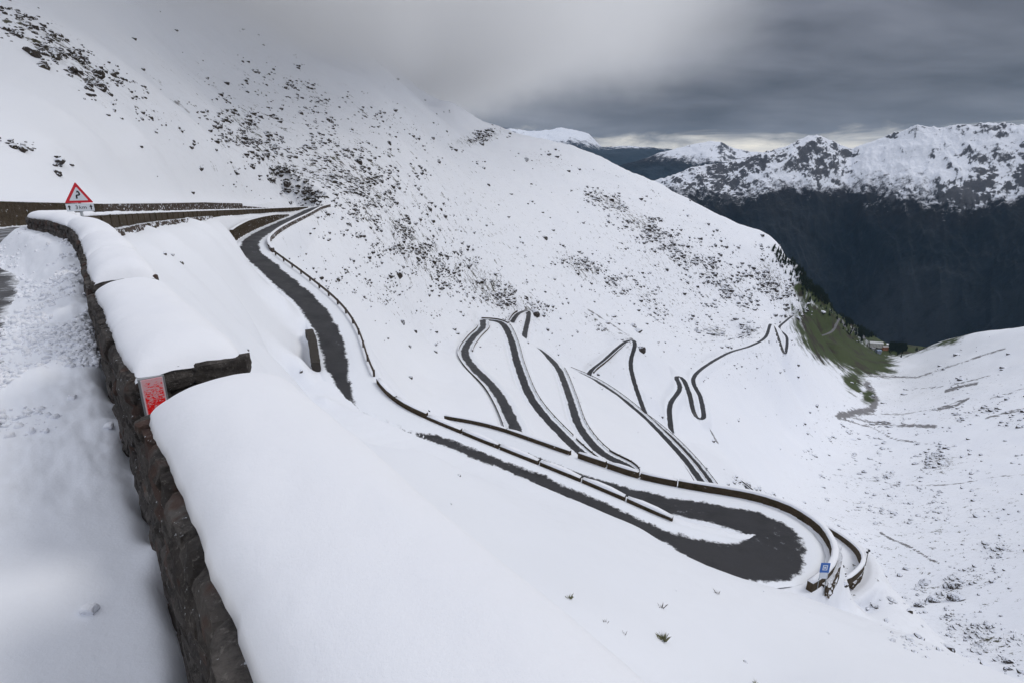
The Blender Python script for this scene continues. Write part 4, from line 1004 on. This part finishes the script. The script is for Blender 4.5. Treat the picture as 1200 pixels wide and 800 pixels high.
# ------------------------------------------------------------------ rocks
def rock_mesh(seed_):
    bm = bmesh.new(); bmesh.ops.create_icosphere(bm, subdivisions=2, radius=.5); rs_ = random.Random(seed_)
    pl_ = [(Vector((rs_.gauss(0, 1), rs_.gauss(0, 1), rs_.gauss(0, 1))).normalized(), rs_.uniform(.26, .42)) for _ in range(9)]
    for q in bm.verts:
        for n_, d_ in pl_:
            k = q.co.dot(n_)-d_
            if k > 0: q.co -= n_*k
        q.co += Vector((rs_.uniform(-.03, .03), rs_.uniform(-.03, .03), rs_.uniform(-.03, .03)))
    me = bpy.data.meshes.new('rock'); bm.to_mesh(me); bm.free(); me.materials.append(M_ROCK); return me
ROCKS = [rock_mesh(i) for i in range(7)]
rock_list = []
EXPL = [(68, 190, 11, 1), (16, 172, 9, 1), (26, 176, 9, 1), (66, 203, 7, 1), (36, 62, 12, 1), (50, 78, 10, 1), (113, 88, 11, 1), (115, 102, 12, 1), (62, 65, 14, 1), (84, 82, 10, 1), (104, 104, 9, 1), (128, 110, 8, 1),
        (422, 176, 9, 1), (412, 182, 7, 1), (419, 190, 9, 1), (389, 208, 9, 1), (391, 214, 9, 1), (317, 197, 7, 1), (466, 322, 10, 1), (395, 327, 7, 1), (375, 326, 8, 1), (471, 378, 9, 1), (486, 388, 6, 1), (480, 406, 5, 1), (510, 412, 6, 1), (480, 442, 7, 1), (212, 308, 6, 1), (193, 298, 5, 1), (201, 299, 4, 1),
        (626, 368, 13, 1), (750, 409, 14, 1), (747, 388, 11, 1), (741, 382, 8, 1), (885, 593, 8, 1), (875, 567, 10, 1), (872, 577, 8, 1), (919, 681, 12, 1), (893, 681, 7, 1), (990, 684, 7, 1), (1008, 706, 6, 1), (1014, 712, 6, 1), (984, 652, 6, 1), (992, 664, 6, 1),
        (1085, 683, 10, 1), (1120, 686, 13, 1), (1095, 704, 13, 1), (1078, 710, 8, 1), (1122, 702, 12, 1), (1110, 758, 10, 1), (1155, 779, 10, 1), (1185, 776, 9, 1), (1075, 745, 7, 1), (538, 557, 5, 1), (528, 590, 4, 1), (353, 435, 5, 1), (264, 405, 5, 1), (261, 402, 5, 1), (290, 410, 4, 1), (291, 451, 4, 1)]
for x, y, s_, _ in EXPL: rock_list.append((x, y, s_))
tot = 0
while tot < 5200:
    b = random.choices(ROCKY[:-3], [(q[2]*q[3]*q[5] if q[2]*q[3] < 6000 else q[2]*q[3]*.06) for q in ROCKY[:-3]])[0]; gx, gy = random.gauss(0, .62), random.gauss(0, .62); c_, s_ = math.cos(R(b[4])), math.sin(R(b[4]))
    x = b[0]+gx*b[2]*c_-gy*b[3]*s_; y = b[1]+gx*b[2]*s_+gy*b[3]*c_
    if pn(x*.045, y*.07) < -.05 or y < -5 or x > 1210 or x < -10: continue
    tot += 1; k = 1 if random.random() < .8 else 3
    for _ in range(k): rock_list.append((x+random.gauss(0, 3), y+random.gauss(0, 2), (1.4+4.2*random.random()**2.6)*(.7+.5*b[5])))
rocks = []
for x, y, s_ in rock_list:
    h_ = hit(x, y, 20)
    if h_ is None: continue
    j = np.linalg.norm(h_)
    if j > 2000 or j < 22: continue
    # keep off the roads
    i_ = int(min(np.searchsorted(VS, math.log(math.hypot(h_[0], h_[1]))), NV-1)); jj = int((math.atan2(h_[0], h_[1])-US[0])/(US[1]-US[0]))
    if 0 <= jj < NU and (BEST[i_, jj] < .5 or abs(LAT[i_, jj]-5) < 5.4 and B0[i_, jj] < 20): continue
    rocks.append((s_, h_, s_*j/F))
rocks.sort(key=lambda q: -q[0])
def place(o, h_, w):
    o.location = (h_[0], h_[1], h_[2]-w*.06); o.scale = (w*random.uniform(.9, 1.5), w*random.uniform(.8, 1.1), w*random.uniform(.7, 1.15)); o.rotation_euler = (random.uniform(-.3, .3), random.uniform(-.3, .3), random.uniform(-.9, .3))
SPECIAL = [(113, 88, 'dark slab at the lower end of the outcrop strip, upper left'), (62, 65, 'long dark slab in the middle of the upper-left outcrop strip'), (36, 62, 'dark slab at the upper left end of the outcrop strip'), (128, 110, 'last small rock below the upper-left outcrop strip'),
           (68, 190, 'dark snow-streaked block standing just above the warning sign'), (66, 203, 'small dark rock right below the block above the warning sign'), (16, 172, 'low dark ledge at the left edge above the upper road'),
           (422, 176, 'dark boulder topping the small group of three right of the highest bend'), (412, 182, 'left boulder of the small group of three right of the highest bend'), (419, 190, 'lowest boulder of the small group of three right of the highest bend'), (389, 208, 'isolated round brown boulder directly above the highest bend'), (391, 214, 'rock touching the underside of the isolated round brown boulder'),
           (466, 322, 'lone dark rock with a snowy hat on the open slope right of the long leg'), (395, 327, 'upright little rock nearest the guard rail of the long upper leg'), (375, 326, 'flat dark rock left of the upright one beside the guard rail'), (471, 378, 'wedge of dark rock on the open slope left of the far hairpins'), (480, 442, 'lowest small rock on the open slope, above the lay-by hairpin'),
           (626, 368, 'brown rock jutting right of the small far hairpin'), (750, 409, 'brown rock buttress right of the pointed middle hairpin'), (747, 388, 'dark rock just above the pointed middle hairpin'), (885, 593, 'dark rock beyond the long hairpin wall, right of the road stubs'), (875, 567, 'dark rock beside the road stubs beyond the long hairpin wall'),
           (919, 681, 'dark rock on the verge at the inner foot of the big near hairpin'), (893, 681, 'small snowy rock just below the big near hairpin'), (990, 684, 'rock under the lower curved guard wall'), (1120, 686, 'largest dark boulder low on the right valley slope'), (1095, 704, 'dark boulder left of the largest one low on the right valley slope'), (1155, 779, 'dark rock near the bottom right corner'), (1185, 776, 'flat rock closest to the bottom right corner'), (353, 435, 'tiny rock below the inside of the long bend')]
SPECIAL = [[x, y, l, False] for x, y, l in SPECIAL]
def where(x, y, sz):
    for q in SPECIAL:
        if not q[3] and math.hypot(q[0]-x, q[1]-y) < 2.5: q[3] = True; return q[2], None
    big = 'larger dark rock' if sz > 6.5 else 'small dark rock'
    for x0, x1, y0, y1, t_, gname in ((0, 180, -9, 130, 'in the upper-left outcrop strip', 'rocks of the upper-left outcrop'), (0, 200, 130, 235, 'on the smooth snow above the upper road', 'rocks above the upper road'), (180, 345, -9, 250, 'in the belt left of and above the highest bend', 'rocks left of the highest bend'),
        (345, 450, -9, 265, 'on the hillside right above the highest bend', 'rocks above the highest bend'), (440, 545, 180, 345, 'on the hillside between highest bend and far hairpins', 'rocks of the central hillside'), (545, 665, 270, 400, 'just above the far double hairpin', 'rocks above the double hairpin'),
        (440, 620, -9, 180, 'on the crest of the outcrop under the cloud edge', 'rocks on the skyline outcrop'), (620, 800, 170, 285, 'in the upper rock band of the middle ridge', 'upper band of the middle ridge'), (620, 800, 285, 420, 'on the lower flank above the pointed middle hairpin', 'rocks above the pointed hairpin'),
        (800, 960, 200, 345, 'toward the lower tip of the middle ridge', 'rocks near the ridge tip'), (780, 960, 345, 430, 'above the farthest level stretch of road', 'rocks above the farthest road stretch'), (845, 960, 540, 640, 'beyond the long hairpin wall', 'rocks beyond the hairpin wall'),
        (1060, 1210, 500, 600, 'in the rocky knoll on the right valley floor', 'rocks of the right knoll'), (960, 1210, 600, 800, 'on the lower right valley slope', 'rocks low on the right'), (960, 1210, 380, 600, 'on the upper right valley slope', 'rocks high on the right')):
        if x0 <= x < x1 and y0 <= y < y1: return big+' '+t_, gname+(' larger' if sz > 6.5 else ' smaller')
    return big+' poking through open snow between the road legs', 'rocks between the road legs'+(' larger' if sz > 6.5 else ' smaller')
for s_, h_, w in rocks[:290]:
    o = bpy.data.objects.new('rock', random.choice(ROCKS)); C.objects.link(o); place(o, h_, w)
    a, b = where(*project(*h_), s_); tag(o, a, 'rock', b)
rest = rocks[290:]
vv = []; ff = []; n0 = 0
small = bmesh.new(); bmesh.ops.create_icosphere(small, subdivisions=1, radius=.5); SV = np.array([q.co[:] for q in small.verts]); SF = np.array([[w.index for w in q.verts] for q in small.faces]); small.free()
for s_, h_, w in rest:
    q = SV*rng.uniform(.7, 1.2, (len(SV), 1))*np.array([w*random.uniform(.9, 1.7), w*random.uniform(.8, 1.1), w*random.uniform(.6, 1.1)]); a = random.uniform(0, 6.28)
    q = np.stack([q[:, 0]*math.cos(a)-q[:, 1]*math.sin(a), q[:, 0]*math.sin(a)+q[:, 1]*math.cos(a), q[:, 2]], 1)+h_; vv.append(q); ff.append(SF+n0); n0 += len(SV)
if vv:
    o = link('rubble', mesh('rubble', np.concatenate(vv), [tuple(map(int, q)) for q in np.concatenate(ff)]), M_ROCK); tag(o, 'countless small stones showing through the snow on all the slopes', 'stones', None, 'stuff')

# ------------------------------------------------------------------ grass tufts on the near slope
def m_blade(name, a, b):
    m, nt = newmat(name); g = NT(nt); p = g.n('ShaderNodeNewGeometry').outputs['Position']; g.out(g.mix(g.noise(p, 30, 2), a, b), .7); return m
M_GRASS = m_blade('yellow_green_blades', (.10, .11, .05), (.26, .25, .14)); M_DRY = m_blade('dry_stems', (.09, .08, .07), (.2, .18, .16))
for x, y, w, n, mt, lb in ((667, 697, 7, 26, M_GRASS, 'small yellow-green grass tuft, the upper one on the near snow slope'), (777, 746, 11, 55, M_GRASS, 'largest yellow-green grass tuft, low on the near snow slope'), (710, 726, 5, 9, M_DRY, 'few dry stems between the two grass tufts'),
                       (732, 740, 5, 7, M_DRY, 'thin dry stems just left of the largest grass tuft'), (775, 708, 8, 14, M_DRY, 'grey dry tuft above the largest grass tuft'), (885, 797, 6, 12, M_GRASS, 'tiny tuft at the bottom edge of the near slope'), (840, 692, 6, 12, M_DRY, 'dry tuft right below the inner edge of the hairpin'), (500, 598, 5, 9, M_DRY, 'dry stems high on the near slope, centre')):
    h_ = hit(x, y+3, 6)
    if h_ is None: continue
    d = np.linalg.norm(h_); s_ = w*d/F; v = []; f = []
    for _ in range(n):
        a = random.uniform(0, 6.28); r_ = random.random()*.35*s_; bx, by = r_*math.cos(a), r_*math.sin(a); L = s_*random.uniform(.35, .9); le = random.uniform(.1, .9)*L; q = len(v); wd = s_*.05
        v += [(bx-wd, by, -.05), (bx+wd, by, -.05), (bx+math.cos(a)*le*.5, by+math.sin(a)*le*.5, L*.6), (bx+math.cos(a)*le, by+math.sin(a)*le, L*.9)]; f += [(q, q+1, q+2), (q+1, q+3, q+2)]
    o = link('grass_tuft', mesh('grass_tuft', v, f), mt); o.location = tuple(h_); tag(o, lb, 'grass tuft')

# ------------------------------------------------------------------ conifers at the lower end of the ridge
M_NEEDLE = m_blade('dark_needles', (.008, .016, .009), (.020, .034, .018)); M_TRUNK = m_plain('bark', (.05, .035, .025), .9, 0, .3, 2)
def conifer(seed_):
    rs_ = random.Random(seed_); v = []; f = []; layers = 7
    for l in range(layers):
        z0 = .10+.84*l/layers; r_ = .20*(1-l/layers)**.8+.015; n = 9; q = len(v); v.append((0, 0, z0+.30*(1-l/layers*.5)))
        for k in range(2*n):
            a = k*math.pi/n+rs_.uniform(-.1, .1); rr_ = r_*(rs_.uniform(.8, 1.15) if k % 2 else rs_.uniform(.4, .6)); v.append((rr_*math.cos(a), rr_*math.sin(a), z0-(0 if k % 2 else -.04)+rs_.uniform(-.02, .02)))
        for k in range(2*n): f.append((q, q+1+k, q+1+(k+1) % (2*n)))
    return mesh('crown', v, f)
CROWN = [conifer(i) for i in range(4)]
for me in CROWN: me.materials.append(M_NEEDLE)
v = []; f = []; tube(v, f, (0, 0, -.1), (0, 0, .9), .025, 6, .005); TRUNK = mesh('trunk', v, f); TRUNK.materials.append(M_TRUNK)
forest = []
def crest_y(x): return float(np.interp(x, [900, 930, 960, 985, 1015, 1040, 1075], [286, 300, 335, 357, 388, 404, 406]))
n_t = 0; tries = 0
while n_t < 1400 and tries < 9000:
    tries += 1; x = random.gauss(968, 34) if random.random() < .8 else random.uniform(1035, 1062); y = crest_y(x)+abs(random.gauss(0, (14 if x < 950 else 8) if x < 1030 else 4))
    if x < 905 or x > 1135 or (x > 1012 and x < 1042 and y > 396): continue
    if x < 940 and random.random() < .6: continue
    if pn(x*.06, y*.09) < -.05 and random.random() < .8: continue
    h_ = hit(x, y, 300)
    if h_ is None or np.linalg.norm(h_) > 2600 or np.linalg.norm(h_) < 900: continue
    forest.append((x, y, h_, random.uniform(7, 14))); n_t += 1
forest.sort(key=lambda q: -q[3]/np.linalg.norm(q[2]))
for k, (x, y, h_, ht) in enumerate(forest[:240]):
    tl, tg = next((a, b) for lim, a, b in ((935, 'dark conifer standing in snow at the top of the ridge-tip wood', 'conifers at the top of the ridge-tip wood'), (958, 'dark conifer in the snowy upper part of the ridge-tip wood', 'conifers of the upper ridge-tip wood'), (980, 'dark conifer in the middle of the ridge-tip wood above the meadow', 'conifers of the middle ridge-tip wood'),
        (1005, 'dark conifer low in the ridge-tip wood beside the pale bend', 'conifers of the lower ridge-tip wood'), (1028, 'dark conifer just above the hamlet roofs', 'conifers above the hamlet'), (9999, 'dark conifer on the low rim right of the hamlet', 'conifers right of the hamlet')) if x < lim)
    T = empty('conifer', tuple(h_), tl, 'tree', tg, random.uniform(0, 6))
    T.scale = (ht, ht, ht)
    for nm, me in (('crown', random.choice(CROWN)), ('trunk', TRUNK)):
        b = bpy.data.objects.new(nm, me); C.objects.link(b); b.parent = T
vv = []; ff = []; n0 = 0
if len(forest) > 240:
    me = CROWN[0]; SV2 = np.array([q.co[:] for q in me.vertices]); SF2 = np.array([q.vertices[:] for q in me.polygons])
    for x, y, h_, ht in forest[240:]:
        a = random.uniform(0, 6); q = SV2*ht; vv.append(np.stack([q[:, 0]*math.cos(a)-q[:, 1]*math.sin(a), q[:, 0]*math.sin(a)+q[:, 1]*math.cos(a), q[:, 2]], 1)+h_); ff.append(SF2+n0); n0 += len(SV2)
    o = link('forest', mesh('forest', np.concatenate(vv), [tuple(map(int, q)) for q in np.concatenate(ff)]), M_NEEDLE); tag(o, 'far-off dark conifer forest round the green basin', 'forest', None, 'stuff')

# ------------------------------------------------------------------ the hamlet in the basin
M_WIN = m_plain('window_glass', (.02, .025, .03), .2)
def house(x, y, L, W, H, rz, wall_c, roof_c, label, rows=2, win=6):
    h_ = hit(x, y, 900)
    if h_ is None: h_ = at(x, y, 1900)
    T = empty('building', tuple(h_), label, 'building', None, rz)
    v = []; f = []; box(v, f, (0, 0, H/2-2), (L, W, H+4)); link('wall', mesh('wall', v, f), m_plain('render', wall_c, .8, 0, .08, .5), T)
    e = .8; v, f = prism([(-W/2-e, H-.2), (W/2+e, H-.2), (W/2+e, H+.15), (0, H+W*.26), (-W/2-e, H+.15)], -L/2-e, L/2+e); v = [(q[1], q[0], q[2]) for q in v]; link('roof', mesh('roof', v, f), m_plain('roofing', roof_c, .7, 0, .12, .5), T)
    v = []; f = []; box(v, f, (0, 0, 0), (1.4, .2, 1.6)); me = mesh('window', v, f); me.materials.append(M_WIN)
    for r_ in range(rows):
        for k in range(win):
            b = bpy.data.objects.new('window', me); C.objects.link(b); b.parent = T; b.location = (-L/2+L*(k+.5)/win, -W/2-.05, 2+r_*3.2)
    v = []; f = []; box(v, f, (L*.2, 0, H+W*.26), (1.2, 1.2, 2.4)); link('chimney', mesh('chimney', v, f), M_TRUNK, T)
house(1026, 405, 34, 14, 9, -.25, (.62, .60, .55), (.55, .56, .56), 'long pale building with a snow-white roof, largest of the hamlet', 3, 9)
house(1036, 409, 17, 12, 8, .2, (.42, .17, .09), (.30, .28, .28), 'reddish-walled building at the right of the hamlet', 2, 5)
house(1029, 413, 12, 10, 7, .1, (.33, .36, .45), (.22, .28, .40), 'small blue-grey building in front of the long pale one', 2, 3)
house(1023, 410, 9, 8, 6, -.1, (.5, .5, .48), (.30, .30, .31), 'little pale house at the left edge of the hamlet', 2, 2)

# ------------------------------------------------------------------ cloud lying on the upper hillside
def cloud_bank(name, label, dens, a0=-61.0, a1=27.0, r0_=45.0, r1_=2300.0, zlo=38.0, zhi=520.0):
    na, nr = 40, 12; us = np.radians(np.linspace(a0, a1, na)); rr_ = np.geomspace(r0_, r1_, nr)
    A_, R_ = np.meshgrid(us, rr_); X = R_*np.sin(A_); Y = R_*np.cos(A_)
    zb = zlo+.07*np.minimum(R_, 900); zt = np.minimum(zb+330, zhi)
    v = np.concatenate([np.stack([X, Y, zb], -1).reshape(-1, 3), np.stack([X, Y, zt], -1).reshape(-1, 3)])
    I = np.arange(na*nr).reshape(nr, na); n = na*nr; f = []
    for i in range(nr-1):
        for j in range(na-1):
            f.append((I[i, j], I[i+1, j], I[i+1, j+1], I[i, j+1])); f.append((n+I[i, j], n+I[i, j+1], n+I[i+1, j+1], n+I[i+1, j]))
    for i in range(nr-1): f += [(I[i, 0], n+I[i, 0], n+I[i+1, 0], I[i+1, 0]), (I[i, -1], I[i+1, -1], n+I[i+1, -1], n+I[i, -1])]
    for j in range(na-1): f += [(I[0, j], I[0, j+1], n+I[0, j+1], n+I[0, j]), (I[-1, j], n+I[-1, j], n+I[-1, j+1], I[-1, j+1])]
    m, nt = newmat('cloud_vapour'); g = NT(nt)
    p = g.n('ShaderNodeNewGeometry').outputs['Position']; sx = g.n('ShaderNodeSeparateXYZ', ins={0: p}); x, y, z = sx.outputs
    rad = g.n('ShaderNodeVectorMath', operation='LENGTH', ins={0: g.vmul(p, (1, 1, 0))}).outputs['Value']; az = g.math('ARCTAN2', x, y)
    n1 = g.noise(p, .0042, 3, .6); n2 = g.noise(p, .016, 2, .6)
    base = g.math('ADD', 26.0, g.math('MULTIPLY', g.math('MINIMUM', rad, 900.0), .078))
    h = g.math('SUBTRACT', z, base)
    h = g.math('ADD', h, g.math('MULTIPLY', g.math('SUBTRACT', n1, .5), 150.0)); h = g.math('ADD', h, g.math('MULTIPLY', g.math('SUBTRACT', n2, .5), 60.0))
    h = g.math('SUBTRACT', h, g.math('MULTIPLY', g.step(az, -.20, .14), 95.0))
    d = g.math('MULTIPLY', g.step(h, 0.0, 130.0), g.step(h, 330.0, 180.0))
    d = g.math('MULTIPLY', d, g.step(az, .44, -.28)); d = g.math('MULTIPLY', d, g.step(rad, 2200.0, 1300.0))
    pv = g.n('ShaderNodeVolumePrincipled'); pv.inputs['Color'].default_value = (.998, .999, 1, 1); pv.inputs['Anisotropy'].default_value = 0
    g.l(g.math('MULTIPLY', d, dens), pv.inputs['Density'])
    ou = g.n('ShaderNodeOutputMaterial'); g.l(pv.outputs[0], ou.inputs['Volume'])
    try: m.cycles.volume_step_rate = .18
    except Exception: pass
    o = link(name, mesh(name, v, [tuple(map(int, q)) for q in f]), m); tag(o, label, 'cloud', None, 'stuff'); return o
cloud_bank('cloud', 'soft grey cloud swallowing the top of the snowy hillside at upper left', .014)
# ------------------------------------------------------------------ haze
v = []; f = []; box(v, f, (0, 14000, 200), (70000, 44000, 3900)); m, nt = newmat('thin_haze'); g = NT(nt)
pv = g.n('ShaderNodeVolumePrincipled'); pv.inputs['Color'].default_value = (.35, .62, 1.0, 1); pv.inputs['Density'].default_value = 8e-6
ou = g.n('ShaderNodeOutputMaterial'); g.l(pv.outputs[0], ou.inputs['Volume'])
hz = link('haze', mesh('haze', v, f), m); hz['kind'] = 'stuff'
